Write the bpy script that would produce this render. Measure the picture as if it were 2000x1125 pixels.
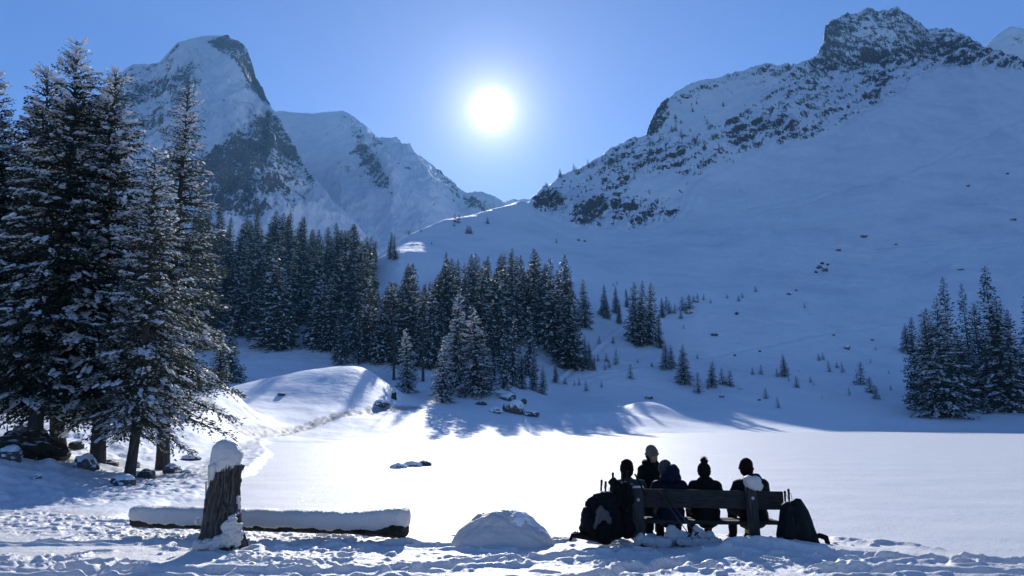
import bpy, bmesh, math, random
import numpy as np
from mathutils import Vector, Matrix, Euler

for o in list(bpy.data.objects):
    bpy.data.objects.remove(o)
scene = bpy.context.scene
col = scene.collection
R = math.radians

# ------------------------------------------------------------------ camera
F = 1450.0                      # focal length in photo pixels (2000 wide)
PITCH = math.atan((815.0 - 562.5) / F)
CZ = 2.32                       # eye height above the lake
cam_d = bpy.data.cameras.new('camera')
cam = bpy.data.objects.new('camera', cam_d)
col.objects.link(cam)
cam_d.sensor_width = 36.0
cam_d.lens = 36.0 * F / 2000.0
cam_d.clip_start = 0.1
cam_d.clip_end = 20000.0
cam.location = (0, 0, CZ)
cam.rotation_euler = (math.pi / 2 + PITCH, 0, 0)
scene.camera = cam

CP, SP = math.cos(PITCH), math.sin(PITCH)
def ray(u, v):
    """pixel of the 2000 px photograph -> (x/Y, dz/Y)"""
    x = (np.asarray(u, float) - 1000.0) / F
    y = (562.5 - np.asarray(v, float)) / F
    d = CP - y * SP
    return x / d, (SP + y * CP) / d
def at(u, v, Y):
    t, e = ray(u, v)
    return Vector((float(t) * Y, Y, CZ + float(e) * Y))
def proj(x, y, z):
    zz = z - CZ
    dep = y * CP + zz * SP
    up = -y * SP + zz * CP
    return 1000.0 + F * x / dep, 562.5 - F * up / dep

# ------------------------------------------------------------------ sun, sky
ts, es = ray(960, 215)
sun_dir = Vector((float(ts), 1.0, float(es))).normalized()
SUN_EL = math.asin(sun_dir.z)
SUN_AZ = math.atan2(sun_dir.x, sun_dir.y)

world = bpy.data.worlds.new("World")
scene.world = world
world.use_nodes = True
nt = world.node_tree
nt.nodes.clear()
N = nt.nodes.new
L = nt.links.new
wout = N('ShaderNodeOutputWorld')
sky = N('ShaderNodeTexSky')
sky.sky_type = 'NISHITA'
sky.sun_disc = False
sky.sun_elevation = SUN_EL
sky.sun_rotation = SUN_AZ
sky.altitude = 1700
sky.air_density = 1.0
sky.dust_density = 0.25
sky.ozone_density = 2.2
tint = N('ShaderNodeMix'); tint.data_type = 'RGBA'; tint.blend_type = 'MULTIPLY'
tint.inputs['Factor'].default_value = 1.0
tint.inputs[7].default_value = (0.75, 0.98, 1.42, 1)
L(sky.outputs['Color'], tint.inputs[6])
bg = N('ShaderNodeBackground')
bg.inputs['Strength'].default_value = 0.088
L(tint.outputs[2], bg.inputs['Color'])
# the sun itself and the bright air round it, by direction in the sky
tc = N('ShaderNodeTexCoord')
dot = N('ShaderNodeVectorMath'); dot.operation = 'DOT_PRODUCT'
dot.inputs[1].default_value = sun_dir
nrm = N('ShaderNodeVectorMath'); nrm.operation = 'NORMALIZE'
L(tc.outputs['Generated'], nrm.inputs[0])
L(nrm.outputs[0], dot.inputs[0])
ac = N('ShaderNodeMath'); ac.operation = 'ARCCOSINE'
L(dot.outputs['Value'], ac.inputs[0])
def wm(op, a, b):
    m = N('ShaderNodeMath'); m.operation = op
    for k, q in enumerate((a, b)):
        if q is None: continue
        if isinstance(q, (int, float)): m.inputs[k].default_value = q
        else: L(q, m.inputs[k])
    return m.outputs[0]
def glow(sig, amp, colour, power=1.0):
    x = wm('DIVIDE', ac.outputs[0], R(sig))
    if power != 1.0: x = wm('POWER', x, power)
    e = wm('EXPONENT', wm('MULTIPLY', x, -1.0), None)
    b = N('ShaderNodeBackground')
    b.inputs['Color'].default_value = (*colour, 1)
    L(wm('MULTIPLY', e, amp), b.inputs['Strength'])
    return b.outputs[0]
def wadd(a, b):
    s = N('ShaderNodeAddShader'); L(a, s.inputs[0]); L(b, s.inputs[1]); return s.outputs[0]
tot = bg.outputs[0]
tot = wadd(tot, glow(1.05, 4.0, (1.0, 0.98, 1.0), 3.0))
tot = wadd(tot, glow(1.5, 1.7, (1.0, 0.95, 0.97), 1.0))
tot = wadd(tot, glow(9.0, 0.19, (0.92, 0.92, 0.88), 1.0))
L(tot, wout.inputs['Surface'])

sl = bpy.data.lights.new('sun', 'SUN')
sl.energy = 5.0
sl.angle = R(0.5)
sl.color = (1.0, 0.98, 0.955)
sun = bpy.data.objects.new('sun', sl)
col.objects.link(sun)
sun.location = (0, 0, 60)
sun.rotation_euler = sun_dir.to_track_quat('Z', 'Y').to_euler()

scene.view_settings.view_transform = 'Standard'
scene.view_settings.look = 'None'
scene.view_settings.exposure = 0.2
scene.view_settings.gamma = 1.0
scene.view_settings.use_curve_mapping = False
scene.cycles.use_denoising = True
scene.cycles.max_bounces = 6
scene.cycles.diffuse_bounces = 3
scene.cycles.volume_bounces = 0
scene.cycles.transparent_max_bounces = 8
scene.cycles.sample_clamp_indirect = 6.0

# ------------------------------------------------------------------ helpers
def tag(o, label=None, cat=None, group=None, kind=None):
    if label: o['label'] = label
    if cat: o['category'] = cat
    if group: o['group'] = group
    if kind: o['kind'] = kind
    return o
def empty(name, loc=(0, 0, 0), rz=0.0):
    o = bpy.data.objects.new(name, None)
    o.empty_display_size = 0.2
    o.location = loc
    o.rotation_euler = (0, 0, rz)
    col.objects.link(o)
    return o
def mesh_np(name, V, Fc, mats=None, mi=None, smooth=False):
    """V (n,3); Fc int array (m,k) or list of such arrays"""
    me = bpy.data.meshes.new(name)
    if not isinstance(Fc, (list, tuple)): Fc = [Fc]
    Fc = [np.asarray(f, dtype=np.int64) for f in Fc if len(f)]
    nl = sum(f.size for f in Fc); nf = sum(len(f) for f in Fc)
    me.vertices.add(len(V)); me.loops.add(nl); me.polygons.add(nf)
    me.vertices.foreach_set('co', np.asarray(V, dtype=np.float32).ravel())
    me.loops.foreach_set('vertex_index', np.concatenate([f.ravel() for f in Fc]).astype(np.int32))
    tot = np.concatenate([np.full(len(f), f.shape[1]) for f in Fc])
    st = np.concatenate([[0], np.cumsum(tot)[:-1]])
    me.polygons.foreach_set('loop_start', st.astype(np.int32))
    me.polygons.foreach_set('loop_total', tot.astype(np.int32))
    for m in (mats or []): me.materials.append(m)
    if mi is not None: me.polygons.foreach_set('material_index', np.asarray(mi, dtype=np.int32))
    me.polygons.foreach_set('use_smooth', np.full(nf, bool(smooth)))
    me.update(calc_edges=True)
    me.validate()
    return me
def link(name, me, parent=None, loc=None):
    o = bpy.data.objects.new(name, me)
    col.objects.link(o)
    if parent is not None: o.parent = parent
    if loc is not None: o.location = loc
    return o
def grid_faces(ny, nx):
    i = np.arange(ny * nx).reshape(ny, nx)
    return np.stack([i[:-1, :-1], i[:-1, 1:], i[1:, 1:], i[1:, :-1]], -1).reshape(-1, 4)

# noise ---------------------------------------------------------------
def _h(ix, iy, s):
    n = (ix.astype(np.int64) * 374761393 + iy.astype(np.int64) * 668265263 + s * 974634777) & 0xffffffff
    n = ((n ^ (n >> 13)) * 1274126177) & 0xffffffff
    n = ((n ^ (n >> 16)) * 2246822519) & 0xffffffff
    return ((n ^ (n >> 15)) & 0xffffff) / float(0xffffff)
def vn(x, y, s=0):
    ix = np.floor(x); iy = np.floor(y)
    fx = x - ix; fy = y - iy
    a = fx * 6.2831853
    ix = ix.astype(np.int64); iy = iy.astype(np.int64)
    # gradient noise
    def g(dx, dy):
        th = _h(ix + dx, iy + dy, s) * 6.2831853
        return np.cos(th) * (fx - dx) + np.sin(th) * (fy - dy)
    ux = fx * fx * fx * (fx * (fx * 6 - 15) + 10); uy = fy * fy * fy * (fy * (fy * 6 - 15) + 10)
    a = g(0, 0) * (1 - ux) + g(1, 0) * ux
    b = g(0, 1) * (1 - ux) + g(1, 1) * ux
    return (a * (1 - uy) + b * uy) * 1.45
def fbm(x, y, s=0, o=4, gain=0.5, lac=2.03):
    r = 0; a = 1.0; tt = 0
    for k in range(o):
        r = r + a * vn(x, y, s + k * 17); tt += a
        x = x * lac + 13.7; y = y * lac - 7.1; a *= gain
    return r / tt
def ridged(x, y, s=0, o=4, gain=0.5, lac=2.07):
    r = 0; a = 1.0; tt = 0
    for k in range(o):
        n = 1 - np.abs(vn(x, y, s + k * 31)) * 1.6
        r = r + a * n * n; tt += a
        x = x * lac + 3.7; y = y * lac + 9.1; a *= gain
    return r / tt
def sstep(a, b, x):
    q = np.clip((np.asarray(x, float) - a) / (b - a), 0, 1)
    return q * q * (3 - 2 * q)
def pchip(xs, ys, x):
    xs = np.asarray(xs, float); ys = np.asarray(ys, float)
    h = np.diff(xs); d = np.diff(ys) / h
    m = np.zeros_like(ys)
    for i in range(1, len(xs) - 1):
        if d[i - 1] * d[i] > 0:
            w1 = 2 * h[i] + h[i - 1]; w2 = h[i] + 2 * h[i - 1]
            m[i] = (w1 + w2) / (w1 / d[i - 1] + w2 / d[i])
    m[0] = d[0]; m[-1] = d[-1]
    x = np.clip(x, xs[0], xs[-1])
    k = np.clip(np.searchsorted(xs, x, side='right') - 1, 0, len(xs) - 2)
    q = (x - xs[k]) / h[k]
    return ((2 * q**3 - 3 * q**2 + 1) * ys[k] + (q**3 - 2 * q**2 + q) * h[k] * m[k]
            + (-2 * q**3 + 3 * q**2) * ys[k + 1] + (q**3 - q**2) * h[k] * m[k + 1])
def poly_mask(u, v, P, soft=12.0):
    """signed distance of points to a pixel polygon -> 0..1, soft edge"""
    P = np.asarray(P, float)
    d = np.full(u.shape, 1e9); ins = np.zeros(u.shape, bool)
    for i in range(len(P)):
        a = P[i]; b = P[(i + 1) % len(P)]
        e = b - a; wx = u - a[0]; wy = v - a[1]
        q = np.clip((wx * e[0] + wy * e[1]) / (e @ e), 0, 1)
        d = np.minimum(d, np.hypot(wx - e[0] * q, wy - e[1] * q))
        c = ((a[1] > v) != (b[1] > v)) & (u < (b[0] - a[0]) * (v - a[1]) / (b[1] - a[1] + 1e-9) + a[0])
        ins ^= c
    sd = np.where(ins, d, -d)
    return sstep(-soft, soft, sd)
def poly_dist(x, y, P):
    """distance and signed side of a polyline (metres or pixels)"""
    P = np.asarray(P, float)
    best = np.full(x.shape, 1e9); side = np.zeros(x.shape)
    for i in range(len(P) - 1):
        a = P[i]; e = P[i + 1] - a
        wx = x - a[0]; wy = y - a[1]
        q = np.clip((wx * e[0] + wy * e[1]) / (e @ e), 0, 1)
        dx = wx - e[0] * q; dy = wy - e[1] * q
        dd = np.hypot(dx, dy)
        s = np.sign(e[0] * wy - e[1] * wx)
        m = dd < best
        best = np.where(m, dd, best); side = np.where(m, s, side)
    return best, side

# ------------------------------------------------------------------ materials
def mat(name):
    m = bpy.data.materials.new(name)
    m.use_nodes = True
    t = m.node_tree
    t.nodes.clear()
    out = t.nodes.new('ShaderNodeOutputMaterial')
    b = t.nodes.new('ShaderNodeBsdfPrincipled')
    t.links.new(b.outputs[0], out.inputs['Surface'])
    return m, t, b, out
def tex(t, kind, scale, detail=4, rough=0.55, vec=None, dim=None):
    n = t.nodes.new(kind)
    n.inputs['Scale'].default_value = scale
    if 'Detail' in n.inputs and kind == 'ShaderNodeTexNoise':
        n.inputs['Detail'].default_value = detail
        n.inputs['Roughness'].default_value = rough
    if vec is not None: t.links.new(vec, n.inputs['Vector'])
    return n
def geo_pos(t):
    g = t.nodes.new('ShaderNodeNewGeometry')
    return g.outputs['Position']
def mth(t, op, a, b=None, clamp=False):
    m = t.nodes.new('ShaderNodeMath'); m.operation = op; m.use_clamp = clamp
    for k, q in enumerate((a, b)):
        if q is None: continue
        if isinstance(q, (int, float)): m.inputs[k].default_value = q
        else: t.links.new(q, m.inputs[k])
    return m.outputs[0]
def ramp(t, fac, stops):
    r = t.nodes.new('ShaderNodeValToRGB')
    el = r.color_ramp.elements
    while len(el) > 1: el.remove(el[-1])
    el[0].position = stops[0][0]; el[0].color = (*stops[0][1], 1)
    for p, c in stops[1:]:
        e = el.new(p); e.color = (*c, 1)
    t.links.new(fac, r.inputs[0])
    return r.outputs[0]
def bump(t, b, h, dist, strength=1.0, prev=None):
    n = t.nodes.new('ShaderNodeBump')
    n.inputs['Distance'].default_value = dist
    n.inputs['Strength'].default_value = strength
    t.links.new(h, n.inputs['Height'])
    if prev is not None: t.links.new(prev, n.inputs['Normal'])
    if b is not None: t.links.new(n.outputs[0], b.inputs['Normal'])
    return n.outputs[0]

def snow_mat(name, glit=0.0, grain=0.006, rough=0.5, spec=0.35, colr=(0.86, 0.88, 0.91), lump=0.0):
    m, t, b, out = mat(name)
    p = geo_pos(t)
    b.inputs['Roughness'].default_value = rough
    b.inputs['Specular IOR Level'].default_value = spec
    n0 = tex(t, 'ShaderNodeTexNoise', 0.7, 4, 0.6, p)
    c = ramp(t, n0.outputs[0], [(0.3, tuple(x * 0.955 for x in colr)), (0.7, colr)])
    t.links.new(c, b.inputs['Base Color'])
    n1 = tex(t, 'ShaderNodeTexNoise', 38.0, 5, 0.7, p)
    nb = bump(t, None, n1.outputs[0], grain * 4, 0.6)
    if lump:
        n2 = tex(t, 'ShaderNodeTexNoise', 5.0, 5, 0.6, p)
        nb = bump(t, None, n2.outputs[0], lump, 0.7, nb)
    t.links.new(nb, b.inputs['Normal'])
    if glit > 0:
        # ice facets: a few cells catch the sun
        vo = t.nodes.new('ShaderNodeTexVoronoi')
        vo.inputs['Scale'].default_value = 24.0
        t.links.new(p, vo.inputs['Vector'])
        sub = t.nodes.new('ShaderNodeVectorMath'); sub.operation = 'SUBTRACT'
        t.links.new(vo.outputs['Color'], sub.inputs[0]); sub.inputs[1].default_value = (0.5, 0.5, 0.5)
        sc = t.nodes.new('ShaderNodeVectorMath'); sc.operation = 'MULTIPLY'
        ab = t.nodes.new('ShaderNodeVectorMath'); ab.operation = 'LENGTH'
        t.links.new(sub.outputs[0], ab.inputs[0])
        am = mth(t, 'ADD', 0.12, mth(t, 'MULTIPLY', mth(t, 'POWER', ab.outputs['Value'], 4.0), 5.0))
        sm = t.nodes.new('ShaderNodeVectorMath'); sm.operation = 'SCALE'
        t.links.new(sub.outputs[0], sm.inputs[0]); t.links.new(am, sm.inputs['Scale'])
        t.links.new(sm.outputs[0], sc.inputs[0]); sc.inputs[1].default_value = (1.0, 1.0, 0.4)
        g = t.nodes.new('ShaderNodeNewGeometry')
        ad = t.nodes.new('ShaderNodeVectorMath'); ad.operation = 'ADD'
        t.links.new(sc.outputs[0], ad.inputs[0]); t.links.new(g.outputs['Normal'], ad.inputs[1])
        no = t.nodes.new('ShaderNodeVectorMath'); no.operation = 'NORMALIZE'
        t.links.new(ad.outputs[0], no.inputs[0])
        gl = t.nodes.new('ShaderNodeBsdfGlossy')
        gl.inputs['Roughness'].default_value = 0.14
        gl.inputs['Color'].default_value = (0.9, 0.93, 1, 1)
        t.links.new(no.outputs[0], gl.inputs['Normal'])
        sep = t.nodes.new('ShaderNodeSeparateColor'); t.links.new(vo.outputs['Color'], sep.inputs[0])
        # only the middle of few cells
        few = mth(t, 'GREATER_THAN', sep.outputs[2], 0.80)
        near = mth(t, 'LESS_THAN', vo.outputs['Distance'], 0.33)
        fac = mth(t, 'MULTIPLY', mth(t, 'MULTIPLY', few, near), glit)
        mx = t.nodes.new('ShaderNodeMixShader')
        t.links.new(fac, mx.inputs[0]); t.links.new(b.outputs[0], mx.inputs[1]); t.links.new(gl.outputs[0], mx.inputs[2])
        t.links.new(mx.outputs[0], out.inputs['Surface'])
    return m
M = {}
M['snow'] = snow_mat('snow_trodden', 0.25, 0.010, lump=0.04, colr=(0.82, 0.80, 0.78))
M['lake'] = snow_mat('snow_on_ice', 0.5, 0.006, rough=0.6, spec=0.2, lump=0.02, colr=(0.77, 0.775, 0.78))
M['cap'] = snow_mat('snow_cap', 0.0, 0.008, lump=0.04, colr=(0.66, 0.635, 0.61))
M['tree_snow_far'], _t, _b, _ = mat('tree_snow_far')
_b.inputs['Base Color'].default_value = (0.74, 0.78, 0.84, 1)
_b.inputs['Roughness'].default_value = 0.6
M['tree_snow'], _t, _b, _ = mat('tree_snow')
_tr = _t.nodes.new('ShaderNodeBsdfTranslucent'); _tr.inputs[0].default_value = (0.85, 0.88, 0.93, 1)
_mx = _t.nodes.new('ShaderNodeMixShader'); _mx.inputs[0].default_value = 0.35
_t.links.new(_b.outputs[0], _mx.inputs[1]); _t.links.new(_tr.outputs[0], _mx.inputs[2]); _t.links.new(_mx.outputs[0], _.inputs['Surface'])
_b.inputs['Base Color'].default_value = (0.80, 0.83, 0.88, 1)
_b.inputs['Roughness'].default_value = 0.6
_b.inputs['Specular IOR Level'].default_value = 0.25

SNOW_HI = {'peak_rock_and_snow': 1.07, 'ridge_rock_and_snow': 1.07}
def mountain_mat(name, rock=((0.05, 0.051, 0.055), (0.21, 0.205, 0.20)), sc=0.05, fine=0.35, b5=(6.0, 14.0)):
    m, t, b, out = mat(name)
    p = geo_pos(t)
    at_ = t.nodes.new('ShaderNodeAttribute'); at_.attribute_name = 'rock'
    g = t.nodes.new('ShaderNodeNewGeometry')
    sx = t.nodes.new('ShaderNodeSeparateXYZ'); t.links.new(g.outputs['True Normal'], sx.inputs[0])
    mp = t.nodes.new('ShaderNodeMapping'); mp.inputs['Scale'].default_value = (1, 1, 1.7)
    mp.inputs['Rotation'].default_value = (0, R(24), 0)
    t.links.new(p, mp.inputs[0])
    ms = t.nodes.new('ShaderNodeMapping'); ms.inputs['Scale'].default_value = (2.2, 0.5, 0.45); ms.inputs['Rotation'].default_value = (0, R(-18), 0)
    t.links.new(p, ms.inputs[0]); n5 = tex(t, 'ShaderNodeTexNoise', fine * .55, 6, 0.7, ms.outputs[0])
    n1 = tex(t, 'ShaderNodeTexNoise', sc, 9, 0.68, mp.outputs[0])
    n2 = tex(t, 'ShaderNodeTexNoise', fine, 5, 0.65, mp.outputs[0])
    nn = mth(t, 'ADD', mth(t, 'ADD', mth(t, 'MULTIPLY', n1.outputs[0], 0.55), mth(t, 'MULTIPLY', n5.outputs[0], 0.37)), mth(t, 'MULTIPLY', n2.outputs[0], 0.35))
    # the steeper the face and the stronger the mask, the more bare rock
    steep = mth(t, 'MULTIPLY', mth(t, 'SUBTRACT', 0.66, sx.outputs[2]), 0.50)
    mn = t.nodes.new('ShaderNodeClamp'); t.links.new(steep, mn.inputs[0]); mn.inputs[1].default_value = -0.10; mn.inputs[2].default_value = 0.085
    steep = mn.outputs[0]
    th = mth(t, 'ADD', mth(t, 'SUBTRACT', nn, 0.865), mth(t, 'ADD', mth(t, 'MULTIPLY', at_.outputs['Fac'], 0.36), steep))
    fac = mth(t, 'MULTIPLY', th, 26.0, True)
    fac2 = mth(t, 'MULTIPLY', fac, mth(t, 'GREATER_THAN', at_.outputs['Fac'], 0.02))
    n3 = tex(t, 'ShaderNodeTexNoise', fine * 1.6, 6, 0.7, p)
    rc = ramp(t, n3.outputs[0], [(0.3, rock[0]), (0.72, rock[1])])
    n4 = tex(t, 'ShaderNodeTexNoise', 0.03, 8, 0.62, p)
    scol = ramp(t, n4.outputs[0], [(0.32, (0.73, 0.76, 0.81)), (0.5, (0.85, 0.87, 0.90)), (0.68, (0.90, 0.91, 0.93))])
    if name in SNOW_HI: scol = ramp(t, n4.outputs[0], [(0.32, (0.82, 0.84, 0.88)), (0.6, (0.95, 0.955, 0.97))])
    # packed and soiled snow of the walked trails
    tr_ = t.nodes.new('ShaderNodeAttribute'); tr_.attribute_name = 'trod'
    nt5 = tex(t, 'ShaderNodeTexNoise', 2.2, 4, 0.7, p)
    tf = mth(t, 'MULTIPLY', mth(t, 'MULTIPLY', tr_.outputs['Fac'], mth(t, 'MULTIPLY', mth(t, 'SUBTRACT', nt5.outputs[0], 0.22), 3.0, True)), 0.92)
    ms_ = t.nodes.new('ShaderNodeMix'); ms_.data_type = 'RGBA'
    t.links.new(tf, ms_.inputs['Factor']); t.links.new(scol, ms_.inputs[6]); ms_.inputs[7].default_value = (0.21, 0.215, 0.225, 1)
    scol = ms_.outputs[2]
    mx = t.nodes.new('ShaderNodeMix'); mx.data_type = 'RGBA'
    t.links.new(fac2, mx.inputs['Factor']); t.links.new(scol, mx.inputs[6]); t.links.new(rc, mx.inputs[7])
    t.links.new(mx.outputs[2], b.inputs['Base Color'])
    b.inputs['Roughness'].default_value = 0.7
    b.inputs['Specular IOR Level'].default_value = 0.2
    hb = mth(t, 'MULTIPLY', n2.outputs[0], mth(t, 'ADD', fac2, 0.04))
    nb = bump(t, None, hb, 3.5, 1.0)
    nb = bump(t, None, n5.outputs[0], b5[0], 0.5, bump(t, None, n4.outputs[0], b5[1], 0.6, nb))
    t.links.new(nb, b.inputs['Normal'])
    return m
M['slope'] = mountain_mat('snow_slope_with_rock', sc=0.09, fine=0.5, b5=(0.4, 6.0))
M['shore'] = mountain_mat('shore_snow', sc=0.09, fine=0.5, b5=(0.04, 0.25))
M['peak'] = mountain_mat('peak_rock_and_snow', rock=((0.05, 0.05, 0.055), (0.30, 0.29, 0.28)), sc=0.035, fine=0.22)
M['ridge'] = mountain_mat('ridge_rock_and_snow', rock=((0.06, 0.06, 0.07), (0.26, 0.25, 0.26)), sc=0.03, fine=0.16)
# ------------------------------------------------------------------ terrain
# shore of the left bank: x of the lake edge at distance Y
SH_Y = [-30, 5, 12, 16, 20, 29, 40, 48, 67, 85, 100, 140]
SH_X = [-9.0, -8.6, -8.2, -8.2, -8.8, -11.0, -13.6, -16.0, -23.0, -27, -30, -40]
def z_near(x, y):
    """banks and lake bed for y < 60 (lake surface is z = 0)"""
    # bank the bench stands on
    bank = 0.72 - 0.0254 * np.clip(y, -4, 20)
    ye = np.interp(x, [-12, -9, -6.5, -4, -1, 2, 4, 5.4, 6.2, 6.9, 9, 12], [17.5, 16.0, 14.3, 13.7, 13.1, 13.0, 12.9, 12.1, 11.0, 10.0, 8.6, 7.5])
    ye = ye + 0.15 * fbm(x * 0.6, y * 0 + 3.1, 5, 3)
    drop = sstep(0, 1.9, y - ye)
    z1 = bank * (1 - drop) - 0.40 * drop
    # left bank
    xs = np.interp(y, SH_Y, SH_X)
    d = xs - x
    rise = 0.13 * sstep(-0.6, 1.2, d) + 0.17 * np.clip(d - 3.2, 0, 6) + 0.10 * np.clip(d - 9.2, 0, 60)
    lumps = 0.32 * fbm(x * 0.33, y * 0.33, 11, 4) + 0.16 * np.abs(fbm(x * 0.9, y * 0.9, 19, 3))
    z2 = -0.45 + 0.55 * sstep(-0.8, 0.6, d) + rise + lumps * sstep(2.5, 5.5, d) * 1.5
    k = sstep(12.5, 18.5, y - 0.15 * (x + 10) * 0)
    za = np.maximum(z1, z2 * 0 + np.where(d > -0.8, np.minimum(z2, 4.0 + 0 * z2), -9))
    zb = np.maximum(z1, z2)
    z = za * (1 - k) + zb * k
    return z

UU = [-400, 0, 200, 400, 480, 560, 640, 700, 780, 860, 940, 1020, 1100, 1180, 1260, 1340, 1500, 1600, 1700, 1850, 2000, 2400]
def zrow(Y, zs, us=UU):
    return [( (u - 1000) / F / CP, Y, z) for u, z in zip(us, zs)]
def vrow(Y, vs, us=UU):
    r = []
    for u, v in zip(us, vs):
        if v is None: continue
        y = Y if not isinstance(Y, (list, tuple)) else Y[us.index(u)]
        if v < 0 and v > -100000:      # negative = explicit z
            r.append(((u - 1000) / F / CP, y, -v)); continue
        t, e = ray(u, v); r.append((float(t), y, CZ + float(e) * y))
    return r
rows = []
rows.append(zrow(58, [6, 5, 4, 1.8, 0.3, -0.3, -.4, -.45, -.45, -.45, -.45, -.45, -.45, -.45, -.45, -.45, -.45, -.45, -.45, -.45, -.45, -.45]))
rows.append(zrow(78, [7, 6, 4.5, 2.6, 0.9, 0.3, .15, .1, .0, -.1, -.3, -.45, -.45, -.45, -.45, -.45, -.45, -.45, -.45, -.45, -.45, -.45]))
rows.append(zrow(100, [8, 7, 6, 4.5, 4.0, 3.4, 3.2, 2.9, 2.5, 2.0, 1.3, .5, 0, -.3, -.4, -.45, -.45, -.45, -.45, -.45, -.45, -.45]))
rows.append(zrow(128, [11, 10, 9, 7, 7, 6.5, 6, 6, 5.4, 5.0, 4.8, 3.6, 2.4, 2.2, 1.9, 1.0, .35, .1, -.1, 0.0, .1, .3]))
rows.append(vrow(155, [740, 740, 740, 745, 745, 745, 745, 745, 748, 745, 740, 755, 778, 782, 788, 795, 805, 811, 813, 813, 812, 800]))
rows.append(vrow(200, [680, 680, 680, 680, 680, 678, 672, 660, 645, 638, 638, 655, 675, 690, 698, 705, 722, 728, 732, 738, 738, 730]))
rows.append(vrow(260, [590, 590, 590, 590, 588, 585, 580, 575, 565, 562, 560, 560, 568, 578, 585, 588, 596, 602, 606, 608, 600, 570]))
rows.append(vrow([312, 312, 312, 312, 312, 312, 312, 312, 300, 306, 322, 338, 345, 350, 350, 350, 350, 350, 350, 350, 350, 350],
                 [522, 517, 512, 506, 510, 520, 535, 534, 492, 496, 503, 500, 500, 505, 506, 506, 510, 514, 512, 502, 490, 450]))
# upper crest, pixel by pixel
CR = [(-400, 505, 330), (0, 500, 330), (200, 492, 330), (400, 484, 330), (480, 492, 330), (560, 500, 330), (640, 512, 332), (690, 518, 334), (735, 503, 338), (745, 492, 342),
      (790, 463, 362), (830, 447, 382), (870, 432, 402), (905, 427, 415), (930, 421, 424), (960, 414, 436), (985, 409, 444), (1010, 402, 452),
      (1032, 398, 466), (1040, 390, 490), (1060, 370, 545), (1075, 360, 585), (1090, 343, 600), (1115, 330, 600), (1140, 318, 600), (1165, 303, 600),
      (1190, 285, 600), (1215, 278, 602), (1240, 268, 605), (1262, 262, 608), (1268, 240, 620), (1276, 218, 630), (1300, 190, 640), (1322, 174, 648),
      (1345, 161, 655), (1372, 153, 662), (1400, 149, 672), (1440, 143, 684), (1460, 131, 690), (1475, 124, 696), (1510, 121, 708), (1545, 123, 720),
      (1575, 117, 740), (1592, 104, 760), (1606, 86, 772), (1611, 48, 780), (1630, 37, 790), (1655, 22, 800), (1690, 14, 806), (1720, 17, 812),
      (1752, 14, 815), (1768, 24, 820), (1782, 31, 825), (1800, 44, 828), (1812, 55, 830), (1845, 53, 828), (1870, 63, 822), (1900, 74, 815),
      (1925, 86, 810), (1950, 98, 805), (1975, 108, 800), (2000, 116, 795), (2060, 140, 790), (2200, 190, 780), (2400, 260, 760)]
rows_c = [(float(ray(u, v)[0]), Y, CZ + float(ray(u, v)[1]) * Y) for u, v, Y in CR]
U8 = [-400, 0, 200, 400, 480, 560, 640, 700, 740, 790, 870, 940, 1020, 1100, 1180, 1260, 1340, 1500, 1600, 1700, 1850, 2000, 2400]
f8 = vrow([324, 324, 324, 324, 324, 324, 326, 328, 332, 338, 362, 384, 396, 440, 470, 470, 480, 500, 520, 520, 530, 530, 520],
          [508, 503, 496, 488, 496, 505, 518, 525, 500, 474, 452, 440, 436, 440, 440, 440, 425, 385, 345, 325, 320, 310, 340], U8)

C9 = [(1035, 410), (1090, 372), (1140, 347), (1200, 318), (1262, 290), (1300, 245), (1345, 215), (1440, 185), (1500, 165), (1600, 138), (1700, 122), (1800, 115), (1900, 116), (2000, 150), (2400, 300)]
def rowfun(pts):
    p = sorted(pts)
    T = np.array([q[0] for q in p]); return T, np.array([q[1] for q in p]), np.array([q[2] for q in p])
RF = [rowfun(r) for r in rows]
T9, E9 = ray([p[0] for p in C9], [p[1] for p in C9])
R8 = rowfun(f8); RC = rowfun(rows_c)
def column(t, Y):
    """terrain height along one column of constant x/Y, Y array >= 58"""
    ys, zs = [], []
    for T, yy, zz in RF:
        ys.append(float(np.interp(t, T, yy))); zs.append(float(pchip(T, zz, np.array([t]))[0]))
    yc = float(np.interp(t, RC[0], RC[1])); zc = float(np.interp(t, RC[0], RC[2]))
    y8 = float(np.interp(t, R8[0], R8[1])); z8 = float(np.interp(t, R8[0], R8[2]))
    y8 = min(y8, yc - 4)
    if y8 > ys[-1] + 6: ys.append(y8); zs.append(z8)
    if t > 0.05:
        e9 = float(np.interp(t, T9, E9)); y9 = yc - 38; a9 = float(sstep(0.05, 0.11, t))
        zl = z8 + (zc - z8) * (y9 - y8) / (yc - y8)
        z9 = min(zl * (1 - a9) + (CZ + e9 * y9) * a9, zc - 4)
        yb = yc - 72
        if yb > y8 + 10: ys.append(yb); zs.append(z8 + (z9 - z8) * ((yb - y8) / (y9 - y8)))
        ys.append(y9); zs.append(z9)
    yc = max(yc, ys[-1] + 6)
    ys.append(yc); zs.append(zc)
    ys += [yc + 25, yc + 120, yc + 300]
    zs += [zc - 9, zc - 75, max(zc - 160, 10)]
    k = np.argsort(ys); ys = np.array(ys)[k]; zs = np.array(zs)[k]
    return pchip(ys, zs, Y)

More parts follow.
